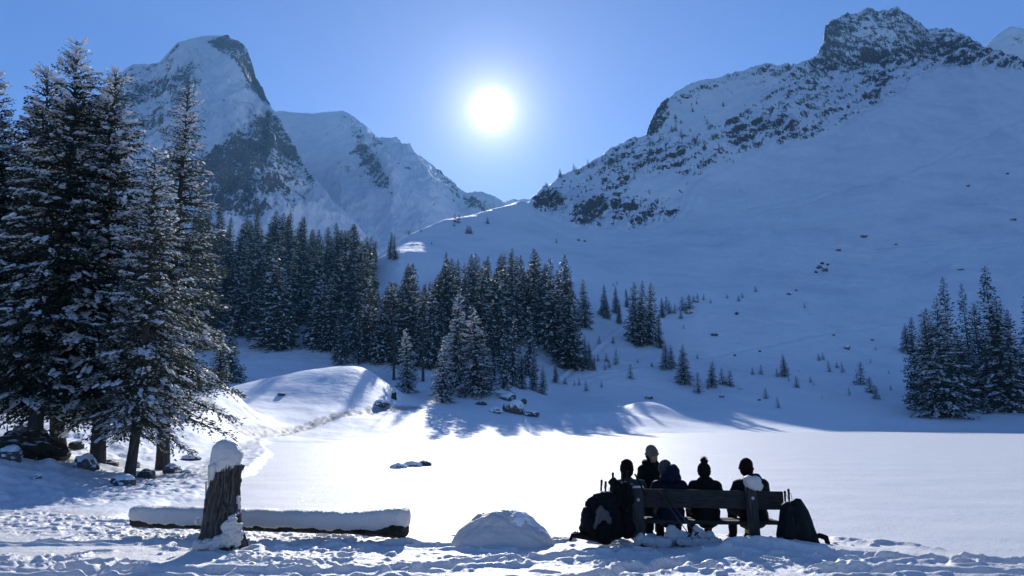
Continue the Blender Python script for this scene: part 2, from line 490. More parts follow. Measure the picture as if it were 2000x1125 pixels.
def ledges(X, Z, hh, seed, tilt=0.35):
    """stepped strata: steep risers and flat treads"""
    s = (Z + tilt * X) / hh + 1.4 * fbm(X / (hh * 5), Z / (hh * 4), seed, 4, .55)
    f = s - np.floor(s)
    return (sstep(.55, 1.0, f) - f) * hh
def rock_mask_slope(u, v):
    m = 0.44 * poly_mask(u, v, [(1035, 385), (1100, 310), (1262, 245), (1262, 200), (1345, 140), (1590, 90), (1600, 0), (1780, 0), (2060, 90), (2050, 150), (1900, 130),
                                (1790, 150), (1740, 200), (1600, 270), (1470, 300), (1350, 345), (1335, 420), (1230, 452), (1120, 440), (1040, 412)], 14)
    for P, s in (([(1120, 395), (1175, 385), (1190, 405), (1135, 440), (1118, 430)], .34), ([(1040, 378), (1095, 372), (1100, 400), (1045, 405)], .40),
                 ([(1195, 388), (1240, 385), (1245, 410), (1200, 420)], .28), ([(1225, 418), (1320, 408), (1322, 428), (1230, 446)], .16),
                 ([(1608, 30), (1665, 15), (1668, 70), (1640, 95), (1606, 92)], .12), ([(1665, 10), (1765, 12), (1765, 30), (1680, 40)], .08),
                 ([(1725, 40), (1790, 35), (1815, 60), (1770, 90), (1730, 70)], .08), ([(1680, 95), (1740, 100), (1725, 125), (1685, 120)], .36),
                 ([(1262, 262), (1270, 215), (1310, 180), (1300, 240)], .34), ([(1400, 230), (1540, 220), (1570, 250), (1440, 285)], .14),
                 ([(1680, 135), (1735, 140), (1730, 170), (1690, 160)], .26), ([(1690, 180), (1720, 175), (1715, 195), (1692, 195)], .3),
                 ([(1560, 85), (2000, 70), (2030, 135), (1850, 125), (1700, 130), (1590, 140)], .10), ([(1170, 320), (1330, 280), (1340, 330), (1180, 370)], .10),
                 ([(1850, 110), (1900, 108), (1895, 128), (1855, 128)], .2), ([(1600, 228), (1640, 225), (1640, 250), (1600, 250)], .0)):
        m = m + s * poly_mask(u, v, P, 8)
    m = m - 0.10 * poly_mask(u, v, [(1640, 25), (1740, 20), (1800, 50), (1720, 130), (1640, 120)], 14)
    # thinly snowed ribs that run down the middle of the rocky shoulder
    m = m - 0.22 * poly_mask(u, v, [(1300, 200), (1450, 150), (1520, 160), (1420, 230), (1300, 265)], 25)
    m = m - 0.25 * poly_mask(u, v, [(1235, 340), (1330, 330), (1330, 395), (1240, 380)], 14)
    return np.clip(m, 0, 1.2)

H1 = (-31.5, 76.0); H2 = (-26.5, 121.0)
PATHS = [  # centre line (x, y), half width, strength
    ([(-16, 16.5), (-13.2, 19.5), (-11.6, 23), (-12.2, 31), (-16.8, 48), (-24.6, 71.6)], 1.5, 0.55),
    ([(-24.8, 71.6), (-24.5, 84), (-22.5, 94), (-18.5, 104), (-13.5, 114)], 1.1, 1.4),
    ([(-24.0, 69.5), (-26.5, 70), (-29, 68), (-32, 64)], 0.7, 1.0),
    ([(-22.5, 92), (-24.5, 84), (-26.5, 79.5), (-31, 74)], 0.6, 1.4)]
def path_amt(x, y):
    a = np.zeros(x.shape)
    for P, w, s in PATHS:
        d, _ = poly_dist(x, y, P)
        w2 = w * (1 + 1.2 * sstep(30, 18, y) - .35 * sstep(45, 65, y)) if w > 1.4 else w
        a = np.maximum(a, s * sstep(w2 * 1.25, w2 * 0.6, d))
    return a
def extras(x, y):
    z = 5.0 * np.exp(-(((x - H1[0]) / np.where(x > H1[0], 4.6, 9.0)) ** 2) - ((y - H1[1]) / np.where(y > H1[1], 10, 13)) ** 2)
    dx = x - H2[0]
    z = z + 5.1 * np.exp(-np.abs(dx / np.where(dx > 0, 7.5, 15.0)) ** 2.4 - np.abs((y - H2[1]) / np.where(y > H2[1], 9, 14)) ** 2.1)
    # spur of the tree island
    z = z + 2.0 * np.exp(-((x + 8.5) / 9) ** 2 - ((y - 140) / 9) ** 2)
    # low sunlit hump on the right shore
    z = z + 1.9 * np.exp(-np.abs((x - 26) / 5.0) ** 2.4 - ((y - 141) / 5.5) ** 2)
    z = z + 1.0 * np.exp(-((x - 14) / 8.0) ** 2 - ((y - 126) / 5.5) ** 2)
    return z

def build_zones(T, Y):
    nt_, ny = len(T), len(Y)
    far = np.zeros((ny, nt_))
    Yf = np.clip(Y, 58, None)
    for j, t in enumerate(T):
        far[:, j] = column(t, Yf)
    X = T[None, :] * Y[:, None]; YY = np.repeat(Y[:, None], nt_, 1)
    near = z_near(X, YY)
    k = sstep(44, 66, YY)
    z = near * (1 - k) + far * k + extras(X, YY)
    return X, YY, z

def detail_far(X, Y, z, T):
    u, v = proj(X, Y, z)
    rk = rock_mask_slope(u, v) * sstep(300, 420, Y)
    # snowy undulation
    s = sstep(60, 200, Y)
    z = z + s * (1.1 * fbm(X / 38, Y / 38, 3, 4) + 0.35 * fbm(X / 9, Y / 9, 8, 3)) + (1 - s) * sstep(40, 70, Y) * 0.35 * fbm(X / 7, Y / 7, 13, 3) * sstep(-6, -20, X)
    # long gullies down the right-hand slope
    s2 = sstep(0.1, 0.35, T[None, :] + 0 * Y) * sstep(170, 320, Y)
    z = z + s2 * (5.0 * fbm((X - 0.22 * Y) / 30, Y / 160, 23, 5) + 1.0 * fbm(X / 6, Y / 9, 25, 3) * sstep(0.0, 0.4, fbm(X / 60, Y / 60, 27, 2) + .2))
    for P, w in (([(1050, 452), (1300, 468), (1600, 480), (2000, 476)], 2.2), ([(1240, 442), (1500, 402), (1750, 350), (2000, 232)], 2.4), ([(1560, 405), (1720, 352), (1850, 310), (2000, 296)], 2.2),
                 ([(1330, 410), (1360, 350), (1375, 340)], 5), ([(1345, 415), (1372, 362)], 5), ([(1110, 745), (1250, 720), (1420, 690), (1700, 640), (1790, 625)], 2.2), ([(1480, 560), (1620, 550), (2000, 556)], 2.0),
                 ([(1220, 640), (1150, 700), (1090, 745)], 3), ([(1000, 470), (1200, 460)], 2), ([(1400, 600), (1520, 632), (1560, 640)], 2)):
        d, sd = poly_dist(u, v, P)
        z = z + 0.032 * np.sqrt(Y) * (np.exp(-((d * sd - w) / w) ** 2) - np.exp(-((d * sd + w * .3) / w) ** 2)) * sstep(120, 170, Y)
    # rock steps
    a = rk * sstep(330, 450, Y)
    z = z + np.clip(a * 1.5, 0, 1) * (0.45 * ledges(X, z, 15.0, 43, -.75) + 0.45 * ledges(X, z, 6.0, 47, .5))
    z = z + a * (7.0 * (ridged(X / 26 + 0.4 * vn(X / 60, Y / 60, 5), Y / 34, 41, 5, 0.55) - 0.55) + 3.0 * (ridged(X / 7, Y / 9, 57, 4, 0.6) - 0.5))
    # strips of wind-cut snow at the col, that catch the sun
    c = sstep(-0.22, -0.12, T[None, :] + 0 * Y) * sstep(0.06, 0.02, T[None, :] + 0 * Y) * sstep(380, 470, Y)
    z = z + c * 2.4 * fbm(X / 16, Y / 20, 71, 3)
    u, v = proj(X, Y, z)
    return z, rock_mask_slope(u, v) * sstep(300, 420, Y)

def stamp_field():
    """trodden snow of the foreground: height offsets on a regular grid"""
    dx = 0.02
    gx = np.arange(-16, 16, dx); gy = np.arange(7, 18, dx)
    H = np.zeros((len(gy), len(gx)))
    X, Y = np.meshgrid(gx, gy)
    rnd = random.Random(7)
    # how trodden each place is
    tr = np.clip(0.25 + 1.3 * fbm(X * 0.28, Y * 0.5, 77, 3), 0, 1)
    band = np.exp(-((Y - 9.9) / 1.3) ** 2) * 0.85 + np.exp(-((Y - 11.9 - 0.02 * X) / 0.55) ** 2) * 0.5
    tr = np.clip(tr * 0.15 + band * 0.9 * (0.75 + 0.9 * fbm(X * 0.35, Y * 0.6, 79, 2)), 0, 1)
    tr = tr * sstep(-10.5, -6.0, X + 3 * (11 - Y) * 0.5)
    tr = sstep(0.22, 0.75, tr)
    pa = path_amt(X, Y)
    smooth_r = 1 - 0.8 * sstep(3.6, 5.0, X) * sstep(10.3, 9.4, Y)
    tr = np.maximum(tr * smooth_r, np.clip(pa, 0, 0.75) * 0.55)
    # soft swells
    H += 0.05 * fbm(X * 0.5, Y * 0.8, 81, 3)
    # broken crust: sharp ridges and clods
    w = fbm(X * 1.1, Y * 1.1, 83, 2) * 0.8
    rg = ridged(X * 0.42 + w * .6, Y * 1.5 + w, 85, 3, 0.45)
    H += tr * 0.034 * (rg - 0.45)
    cl = fbm(X * 2.4, Y * 4.2, 91, 4, 0.55)
    H += tr * 0.034 * sstep(0.08, 0.24, cl) * (0.6 + 0.8 * vn(X * 1.3, Y * 1.3, 93))
    H += tr * 0.014 * fbm(X * 11, Y * 13, 95, 3, 0.6)
    d_, _s = poly_dist(X, Y, [(-15, 16.6), (-11, 16.0), (-8, 14.6), (-5.6, 13.0), (-3.0, 12.2)])
    pn = np.maximum(np.clip(pa, 0, 1) * 1.6, sstep(1.9, .7, d_ * (1 + .4 * vn(X * .8, Y * .8, 141))))
    H += pn * (0.055 * fbm(X * 2.6, Y * 2.2, 143, 5, .62) + 0.03 * sstep(.05, .2, fbm(X * 4.5, Y * 4.0, 145, 3)) - 0.02)
    # grooves: ski and boot trenches, with thrown-up rims
    def trench(P, w, dep):
        dep = dep * .72
        d, s = poly_dist(X, Y, [(a * .93, b * .87) for a, b in P])
        wob = 1 + 0.25 * vn(X * 1.7, Y * 1.7, 97)
        d = d / (w * wob)
        return -dep * np.exp(-d ** 4) + dep * 0.75 * np.exp(-((d - 1.45) / 0.35) ** 2) * (0.55 + 0.9 * np.clip(vn(X * 4, Y * 5, 99) + .3, 0, 1))
    for P, w, dep in (([(-1.6, 9.3), (0.4, 10.0), (2.4, 11.3), (3.1, 12.2)], .20, .13), ([(-3.6, 9.2), (-2.2, 10.3), (-0.6, 11.4), (1.5, 12.3)], .18, .10),
                      ([(-12, 11.2), (-7, 10.7), (-3.5, 10.6), (-1.0, 10.9)], .2, .09), ([(5.9, 14.1), (6.8, 13.4), (8.6, 12.2), (11, 11.4)], .26, .15),
                      ([(4.2, 10.8), (5.4, 10.9), (6.5, 10.4), (8.5, 9.4)], .18, .10), ([(-5.2, 13.2), (-3, 13.5), (-.6, 13.3)], .2, .09),
                      ([(-12.5, 15.4), (-10.5, 14.6), (-8.8, 13.4), (-6.2, 13.6)], .12, .07), ([(3.6, 12.6), (4.8, 12.0), (6.2, 11.8), (8.0, 10.9)], .2, .12),
                      ([(-7, 9.9), (-4.8, 10.2), (-2.9, 9.5)], .2, .1)):
        H += trench(P, w, dep) * 0.9
    # boot prints
    for i in range(950):
        x = rnd.uniform(-13, 10); y = rnd.uniform(7.4, 17.5)
        j = int((x + 16) / dx); k = int((y - 7) / dx)
        if k >= len(gy) or j >= len(gx): continue
        if y > 13.4 or rnd.random() > tr[k, j] + 0.05: continue
        a = rnd.gauss(0.25, 0.7); L_, W_ = rnd.uniform(.15, .2), rnd.uniform(.07, .11); dp = rnd.uniform(.05, .12) * (0.5 if pa[k, j] > .3 else 1)
        r = 22
        k0, k1, j0, j1 = max(0, k - r), min(len(gy), k + r), max(0, j - r), min(len(gx), j + r)
        lx = X[k0:k1, j0:j1] - x; ly = Y[k0:k1, j0:j1] - y
        px = lx * math.cos(a) + ly * math.sin(a); py = -lx * math.sin(a) + ly * math.cos(a)
        q = np.sqrt((px / L_) ** 2 + (py / W_) ** 2)
        H[k0:k1, j0:j1] += -dp * sstep(1.1, 0.75, q) + dp * 0.6 * np.exp(-((q - 1.35) / 0.28) ** 2) * rnd.uniform(.3, 1.2)
    # loose clods
    for i in range(2600):
        x = rnd.uniform(-10, 9); y = rnd.uniform(7.4, 13.6)
        j = int((x + 16) / dx); k = int((y - 7) / dx)
        if rnd.random() > tr[k, j] + 0.02: continue
        s = rnd.uniform(.018, .055) * (1.0 if rnd.random() < .9 else 1.6)
        r = 9
        k0, k1, j0, j1 = max(0, k - r), min(len(gy), k + r), max(0, j - r), min(len(gx), j + r)
        lx = X[k0:k1, j0:j1] - x; ly = Y[k0:k1, j0:j1] - y
        q = (lx * lx + ly * ly * rnd.uniform(.7, 1.6)) / (s * s)
        H[k0:k1, j0:j1] += s * 0.6 * np.sqrt(np.clip(1 - q, 0, 1))
    H = np.where(H > 0.06, 0.06 + 0.40 * (H - 0.06), H)
    H += tr * 0.012 * fbm(X * 9, Y * 10, 131, 3, .7) + 0.004 * fbm(X * 7, Y * 8, 133, 3, .7)
    H = np.where(H < -0.09, -0.09 + 0.5 * (H + 0.09), H)
    # smooth drift running up to the bench's right post
    H += 0.15 * np.exp(-((X - 3.75) / 1.1) ** 2 - ((Y - 11.15) / .5) ** 2)
    H -= 0.05 * np.exp(-((X - 2.2) / 0.9) ** 2 - ((Y - 11.7) / .45) ** 2)
    return gx, gy, H
SGX, SGY, SH = stamp_field()
def sample_stamp(X, Y):
    fx = (X - SGX[0]) / 0.02; fy = (Y - SGY[0]) / 0.02
    ok = (fx > 0) & (fx < len(SGX) - 2) & (fy > 0) & (fy < len(SGY) - 2)
    ix = np.clip(fx.astype(int), 0, len(SGX) - 2); iy = np.clip(fy.astype(int), 0, len(SGY) - 2)
    ax = np.clip(fx - ix, 0, 1); ay = np.clip(fy - iy, 0, 1)
    h = (SH[iy, ix] * (1 - ax) * (1 - ay) + SH[iy, ix + 1] * ax * (1 - ay) + SH[iy + 1, ix] * (1 - ax) * ay + SH[iy + 1, ix + 1] * ax * ay)
    e = sstep(0, 20, fx) * sstep(len(SGX) - 2, len(SGX) - 22, fx) * sstep(0, 20, fy) * sstep(len(SGY) - 2, len(SGY) - 40, fy)
    return np.where(ok, h * e, 0.0)

# --- near bank (fine)
def near_z(X, Y):
    return z_near(X, Y) + sample_stamp(X, Y)
Tn = np.linspace(-0.80, 0.80, 900)
Yn = np.concatenate([np.linspace(-40, 2, 22)[:-1], np.linspace(2, 7.6, 50)[:-1], np.linspace(7.6, 17.6, 440)])
Wn = np.where(Yn > 8, Yn, 8.0)
Xn = Tn[None, :] * Wn[:, None]; YYn = np.repeat(Yn[:, None], len(Tn), 1)
Zn = near_z(Xn, YYn)
me = mesh_np('snow_bank', np.stack([Xn, YYn, Zn], -1).reshape(-1, 3), grid_faces(len(Yn), len(Tn)), [M['snow']], smooth=True)
tag(link('snow_bank', me), kind='structure')

# --- valley floor, far shore, forest hill and right-hand mountain
Tf = np.concatenate([np.linspace(-1.5, -0.80, 24)[:-1], np.linspace(-0.80, 0.80, 760), np.linspace(0.80, 1.5, 24)[1:]])
Yf = np.concatenate([17 * (32 / 17) ** np.linspace(0, 1, 150)[:-1], 32 * (150 / 32) ** np.linspace(0, 1, 190), 150 * (860 / 150) ** np.linspace(0, 1, 330)[1:], np.array([900, 980, 1100])])
Xf, YYf, Zf = build_zones(Tf, Yf)
Zf, ROCKF = detail_far(Xf, YYf, Zf, Tf)
pa = path_amt(Xf, YYf)
Zf = np.where(pa > 0.02, np.maximum(Zf, 0.26 * sstep(0, .5, pa)), Zf)
tread = fbm(Xf * 1.3, YYf * 1.0, 201, 3, .65)
Zf = Zf + np.where(pa > 0, np.clip(pa, 0, 1) * (-0.12 + 0.30 * tread * sstep(200, 120, YYf) + 0.10 * fbm(Xf * 4.5, YYf * 4.0, 203, 3, .6) * sstep(45, 28, YYf)), 0) - 0.02 * sstep(22, 17, YYf) + 0.05 * fbm(Xf * 1.1, YYf * 0.9, 207, 4, .6) * sstep(-7, -9, Xf) * sstep(70, 40, YYf)
Zf = Zf + sample_stamp(Xf, YYf) * sstep(19, 17.5, YYf) * 0
mi_ = np.repeat((Yf[:-1] > 172).astype(int), len(Tf) - 1)
me = mesh_np('snowy_valley', np.stack([Xf, YYf, Zf], -1).reshape(-1, 3), grid_faces(len(Yf), len(Tf)), [M['shore'], M['slope']], mi_, smooth=True)
a = me.attributes.new('rock', 'FLOAT', 'POINT')
a.data.foreach_set('value', ROCKF.astype(np.float32).ravel())
a = me.attributes.new('trod', 'FLOAT', 'POINT')
a.data.foreach_set('value', (np.clip(pa, 0, 1) * (0.35 + 0.65 * sstep(35, 60, YYf))).astype(np.float32).ravel())
tag(link('snowy_mountainside', me), kind='structure')

def ground_z(x, y):
    """height of the built ground at one place"""
    if y < 17.3:
        zz = float(near_z(np.array([x]), np.array([float(y)]))[0])
        return max(zz, 0.0) if y > 14 else zz
    t = x / y
    j = int(np.clip(np.searchsorted(Tf, t), 1, len(Tf) - 1)); i = int(np.clip(np.searchsorted(Yf, y), 1, len(Yf) - 1))
    a = (t - Tf[j - 1]) / (Tf[j] - Tf[j - 1]); b = (y - Yf[i - 1]) / (Yf[i] - Yf[i - 1])
    zz = (Zf[i - 1, j - 1] * (1 - a) + Zf[i - 1, j] * a) * (1 - b) + (Zf[i, j - 1] * (1 - a) + Zf[i, j] * a) * b
    return max(float(zz), 0.0)
def hit(u, v, ymin=18.0):
    """first place along the sight line of a photo pixel where it meets the ground"""
    t, e = ray(u, v); t = float(t); e = float(e)
    j = int(np.clip(np.searchsorted(Tf, t), 1, len(Tf) - 1))
    a = (t - Tf[j - 1]) / (Tf[j] - Tf[j - 1])
    zc = np.maximum(Zf[:, j - 1] * (1 - a) + Zf[:, j] * a, 0.0)
    ok = (zc >= CZ + e * Yf) & (Yf >= ymin)
    if not ok.any(): return None
    i = int(np.argmax(ok)); y = Yf[i]
    if i > 0:
        g0 = zc[i - 1] - CZ - e * Yf[i - 1]; g1 = zc[i] - CZ - e * Yf[i]
        if g1 > g0 and g0 < 0: y = Yf[i - 1] + (Yf[i] - Yf[i - 1]) * (-g0) / (g1 - g0)
    return Vector((t * y, y, ground_z(t * y, y)))

# --- frozen lake
Tl = np.concatenate([np.linspace(-1.2, -0.8, 8)[:-1], np.linspace(-0.8, 0.8, 520), np.linspace(0.8, 1.6, 12)[1:]])
Yl = 8.5 * (170 / 8.5) ** np.linspace(0, 1, 300)
Xl = Tl[None, :] * Yl[:, None]; YYl = np.repeat(Yl[:, None], len(Tl), 1)
Zl = 0.035 * fbm(Xl * 0.25, YYl * 0.5, 301, 3) + 0.004 * fbm(Xl * 1.5, YYl * 3.5, 303, 2) * sstep(60, 20, YYl)
me = mesh_np('frozen_lake', np.stack([Xl, YYl, Zl], -1).reshape(-1, 3), grid_faces(len(Yl), len(Tl)), [M['lake']], smooth=True)
tag(link('frozen_lake', me), kind='structure')

# --- wide low ground beyond the detailed part
s = 3300.0
me = mesh_np('snow_plain', np.array([(-s, -50, -1.4), (s, -50, -1.4), (s, 3200, -1.4), (-s, 3200, -1.4)]), np.array([[0, 1, 2, 3]]), [M['snow']])
tag(link('snow_plain', me), kind='structure')

# --- distant mountains: columns of constant x/Y, crest traced, real slope in front and behind
STRATA = {'rocky_mountain': (46.0, 17.0, .45), 'snowy_ridge': (50.0, 20.0, -.3), 'distant_ridge': (30.0, 10.0, .2), 'far_snow_peak': (30.0, 12.0, .2)}
def mountain(name, crest, foot_v, foot_Y, nT, nY, u0, u1, relief, rockf, material, prof=0.62, back=500.0):
    c = np.array(crest, float)
    tc_, ec_ = ray(c[:, 0], c[:, 1]); zc_ = CZ + ec_ * c[:, 2]
    T = np.linspace(float(ray(u0, 300)[0]), float(ray(u1, 300)[0]), nT)
    S = np.linspace(0, 1, nY)
    yc = np.interp(T, tc_, c[:, 2]); zc = np.interp(T, tc_, zc_)
    fy = np.interp(T, [ray(p[0], 450)[0] for p in foot_Y], [p[1] for p in foot_Y])
    fe = np.interp(T, [ray(p[0], p[1])[0] for p in foot_v], [ray(p[0], p[1])[1] for p in foot_v])
    fz = CZ + fe * fy
    Y = fy[None, :] + (yc - fy)[None, :] * S[:, None]
    Z = fz[None, :] + (zc - fz)[None, :] * (prof * S + (1 - prof) * S ** 2.2)[:, None]
    yb = np.array([0.04, 0.3, 1.0])
    Y = np.concatenate([Y, yc[None, :] + back * yb[:, None]])
    Z = np.concatenate([Z, zc[None, :] - np.maximum(zc - 20, 20)[None, :] * (yb ** 1.3)[:, None]])
    X = T[None, :] * Y
    u, v = proj(X, Y, Z)
    k = np.concatenate([S, np.ones(3)])[:, None]
    rk = rockf(u, v)
    h1, h2, ti = STRATA[name]
    Z = Z + np.clip(rk * 1.3, 0, 1) * (0.5 * ledges(X, Z, h1, 801, ti) + 0.55 * ledges(X, Z, h2, 803, ti)) * sstep(0, 0.12, k) * (1 - 0.9 * sstep(0.93, 1.0, k))
    Z = Z + relief(X, Y, u, v, rk) * sstep(0, 0.12, k) * (1 - 0.97 * sstep(0.86, 1.0, k))
    Z = Z + (2.0 + 7.0 * np.clip(rk, 0, 1)) * fbm(X / 16, Y / 70, 831, 4, .62) * sstep(0, .12, k)
    u, v = proj(X, Y, Z)
    wu = 9 * fbm(X / 60, Z / 60, 821, 3); wv = 9 * fbm(X / 60 + 9, Z / 60, 823, 3)
    rk = rockf(u + wu, v + wv); rk = np.clip(rk * (0.95 + 0.75 * fbm(X / 75, Z / 95, 825, 3)), 0, 1.1)
    me = mesh_np(name, np.stack([X, Y, Z], -1).reshape(-1, 3), grid_faces(Y.shape[0], nT), [material], smooth=True)
    a = me.attributes.new('rock', 'FLOAT', 'POINT'); a.data.foreach_set('value', rk.astype(np.float32).ravel())
    return tag(link(name, me), kind='structure')

B_ROCK = [([(398, 80), (450, 62), (482, 82), (500, 115), (516, 160), (536, 210), (508, 190), (484, 156), (458, 118), (425, 97)], .85, 6),
          ([(330, 128), (388, 108), (394, 150), (378, 212), (345, 205), (300, 192), (245, 190), (262, 150)], .16, 14),
          ([(470, 250), (532, 212), (562, 250), (604, 328), (628, 358), (575, 362), (500, 378), (448, 352), (415, 310), (428, 268)], .26, 12),
          ([(388, 330), (430, 325), (482, 372), (520, 402), (505, 425), (375, 420)], .22, 12),
          ([(225, 140), (262, 118), (300, 122), (262, 160), (235, 175)], .16, 12),
          ([(345, 90), (355, 78), (350, 98), (330, 110)], .3, 4), ([(560, 230), (575, 250), (632, 362), (600, 350)], .2, 6),
          ([(180, 170), (330, 90), (640, 200), (640, 420), (180, 430)], .34, 25),
          ([(385, 225), (440, 235), (470, 215), (440, 190), (400, 200)], .12, 10), ([(380, 300), (420, 290), (440, 330), (390, 340)], .25, 10)]
def rock_B(u, v):
    m = 0
    for P, s_, so in B_ROCK: m = m + s_ * poly_mask(u, v, P, so)
    m = m - 0.25 * poly_mask(u, v, [(395, 130), (440, 130), (520, 215), (440, 260), (400, 300), (380, 230)], 10)
    return np.clip(m, 0, 1.1)
def relief_B(X, Y, u, v, rk):
    d, sd = poly_dist(u, v, [(430, 80), (470, 150), (530, 215)])
    r = 26 * np.exp(-(d / 26) ** 1.3)
    d, sd = poly_dist(u, v, [(470, 240), (490, 330), (520, 400)])
    r += 26 * np.exp(-(d / 40) ** 1.3)
    d, sd = poly_dist(u, v, [(370, 110), (380, 200), (330, 300)])
    r += 20 * np.exp(-(d / 30) ** 1.3)
    r += (34 + 55 * rk) * (ridged(X / 120 + .5 * vn(X / 200, Y / 200, 3), Y / 260, 501, 5, .5) - .5)
    r += rk * 20 * (ridged(X / 28, Y / 55, 505, 4, .6) - .5) + 9 * fbm(X / 30, Y / 50, 509, 5, .6)
    return r
mountain('rocky_mountain', [(-350, 420, 1250), (-100, 360, 1270), (60, 290, 1290), (110, 255, 1300), (150, 222, 1300), (190, 186, 1300), (225, 150, 1300), (262, 123, 1300), (290, 126, 1300),
    (312, 120, 1300), (335, 95, 1300), (347, 82, 1300), (385, 73, 1300), (400, 70, 1300), (445, 69, 1295), (462, 76, 1290), (480, 94, 1285), (492, 120, 1270),
    (500, 150, 1240), (512, 170, 1210), (522, 194, 1170), (528, 206, 1140), (545, 229, 1110), (562, 260, 1080), (580, 294, 1050), (600, 328, 1010), (625, 358, 970),
    (650, 392, 930), (700, 440, 880), (760, 520, 840)],
    [(-400, 560), (300, 560), (500, 560), (600, 560), (640, 560), (760, 600)], [(-400, 560), (400, 560), (560, 580), (650, 620), (760, 700)],
    640, 380, -380, 755, relief_B, rock_B, M['peak'])

C_RIB = [([(672, 218), (700, 262), (715, 300), (768, 380)], 34), ([(742, 268), (772, 300), (790, 320), (845, 395)], 26), ([(860, 330), (900, 372), (935, 410)], 22)]
def rock_C(u, v):
    m = 0
    for (P, w), s_ in zip(C_RIB, (.52, .44, .40)):
        d, sd = poly_dist(u, v, P)
        m = m + s_ * np.exp(-(d / (w * .55)) ** 2)
    m = m + .36 * poly_mask(u, v, [(640, 330), (700, 280), (770, 375), (720, 380), (670, 345)], 14)
    m = m + .36 * poly_mask(u, v, [(820, 345), (850, 325), (985, 385), (1000, 415), (900, 415)], 8)
    m = m + .25 * poly_mask(u, v, [(612, 255), (668, 235), (650, 290), (620, 285)], 14)
    return np.clip(m, 0, 1)
def relief_C(X, Y, u, v, rk):
    r = 0
    for (P, w), h in zip(C_RIB, (60, 50, 32)):
        d, sd = poly_dist(u, v, P)
        r = r + h * np.exp(-(d / w) ** 1.1)
    r = r + 26 * fbm(X / 110, Y / 260, 601, 6, .58) + rk * 30 * (ridged(X / 60, Y / 110, 603, 5, .6) - .5)
    return r
mountain('snowy_ridge', [(380, 330, 1900), (480, 260, 1900), (520, 225, 1900), (545, 216, 1900), (575, 220, 1900), (610, 222, 1900), (640, 219, 1900), (672, 217, 1880), (686, 224, 1870), (700, 236, 1860),
    (718, 250, 1840), (735, 268, 1820), (752, 269, 1820), (770, 271, 1820), (785, 281, 1810), (800, 292, 1790), (825, 308, 1760), (850, 327, 1730), (875, 347, 1700), (900, 370, 1670),
    (912, 376, 1650), (930, 374, 1640), (942, 375, 1630), (955, 380, 1620), (966, 382, 1610), (978, 391, 1600), (990, 400, 1590), (1010, 420, 1580), (1060, 470, 1560)],
    [(380, 560), (520, 560), (700, 560), (850, 540), (1060, 520)], [(380, 900), (600, 700), (800, 640), (1060, 700)],
    420, 220, 385, 1055, relief_C, rock_C, M['ridge'], prof=0.5)
mountain('distant_ridge', [(880, 410, 2300), (940, 400, 2300), (978, 396, 2300), (990, 393, 2300), (1003, 388, 2300), (1012, 390, 2300), (1022, 388, 2300), (1040, 390, 2300), (1080, 396, 2300), (1140, 420, 2300)],
    [(880, 470), (1140, 470)], [(880, 1900), (1140, 1900)], 120, 60, 885, 1135,
    lambda X, Y, u, v, rk: 10 * fbm(X / 80, Y / 120, 701, 4), lambda u, v: 0.3 + 0 * u, M['ridge'])
mountain('far_snow_peak', [(1840, 170, 1500), (1900, 120, 1500), (1930, 84, 1500), (1945, 70, 1500), (1962, 58, 1500), (1975, 51, 1500), (1988, 54, 1500), (2005, 58, 1500), (2060, 95, 1500), (2160, 160, 1500), (2300, 260, 1500)],
    [(1840, 300), (2300, 320)], [(1840, 1150), (2300, 1150)], 160, 90, 1845, 2290,
    lambda X, Y, u, v, rk: 14 * fbm(X / 90, Y / 150, 711, 5) + 10 * rk * ridged(X / 40, Y / 60, 713, 3), lambda u, v: 0.33 * poly_mask(u, v, [(1960, 70), (2000, 62), (2010, 90), (1985, 95)], 8) + .05, M['ridge'])
# ------------------------------------------------------------------ trees
def plain_mat(name, c0, c1, scale=6.0, rough=0.8, bmp=0.0, spec=0.3, stretch=None):
    m, t, b, out = mat(name)
    tcn = t.nodes.new('ShaderNodeTexCoord')
    vec = tcn.outputs['Object']
    if stretch:
        mp = t.nodes.new('ShaderNodeMapping'); mp.inputs['Scale'].default_value = stretch
        t.links.new(vec, mp.inputs[0]); vec = mp.outputs[0]
    n = tex(t, 'ShaderNodeTexNoise', scale, 5, 0.6, vec)
    t.links.new(ramp(t, n.outputs[0], [(0.32, c0), (0.68, c1)]), b.inputs['Base Color'])
    b.inputs['Roughness'].default_value = rough
    b.inputs['Specular IOR Level'].default_value = spec
    if bmp: bump(t, b, n.outputs[0], bmp, 1.0)
    return m
def needle_mat(name, c0, c1, trans=0.25):
    m, t, b, out = mat(name)
    p = geo_pos(t)
    n = tex(t, 'ShaderNodeTexNoise', 1.3, 3, 0.6, p)
    cc = ramp(t, n.outputs[0], [(0.3, c0), (0.7, c1)])
    t.links.new(cc, b.inputs['Base Color'])
    b.inputs['Roughness'].default_value = 0.6
    b.inputs['Specular IOR Level'].default_value = 0.25
    tr = t.nodes.new('ShaderNodeBsdfTranslucent'); t.links.new(cc, tr.inputs[0])
    mx = t.nodes.new('ShaderNodeMixShader'); mx.inputs[0].default_value = trans
    t.links.new(b.outputs[0], mx.inputs[1]); t.links.new(tr.outputs[0], mx.inputs[2])
    t.links.new(mx.outputs[0], out.inputs['Surface'])
    return m
M['bark'] = plain_mat('spruce_bark', (0.028, 0.025, 0.024), (0.085, 0.078, 0.072), 5.0, 0.9, 0.05, 0.2, (3, 3, 0.6))
M['needles'] = needle_mat('needles_dark', (0.014, 0.026, 0.020), (0.036, 0.054, 0.034))
M['needles_olive'] = needle_mat('needles_olive', (0.030, 0.045, 0.030), (0.062, 0.078, 0.045), 0.3)

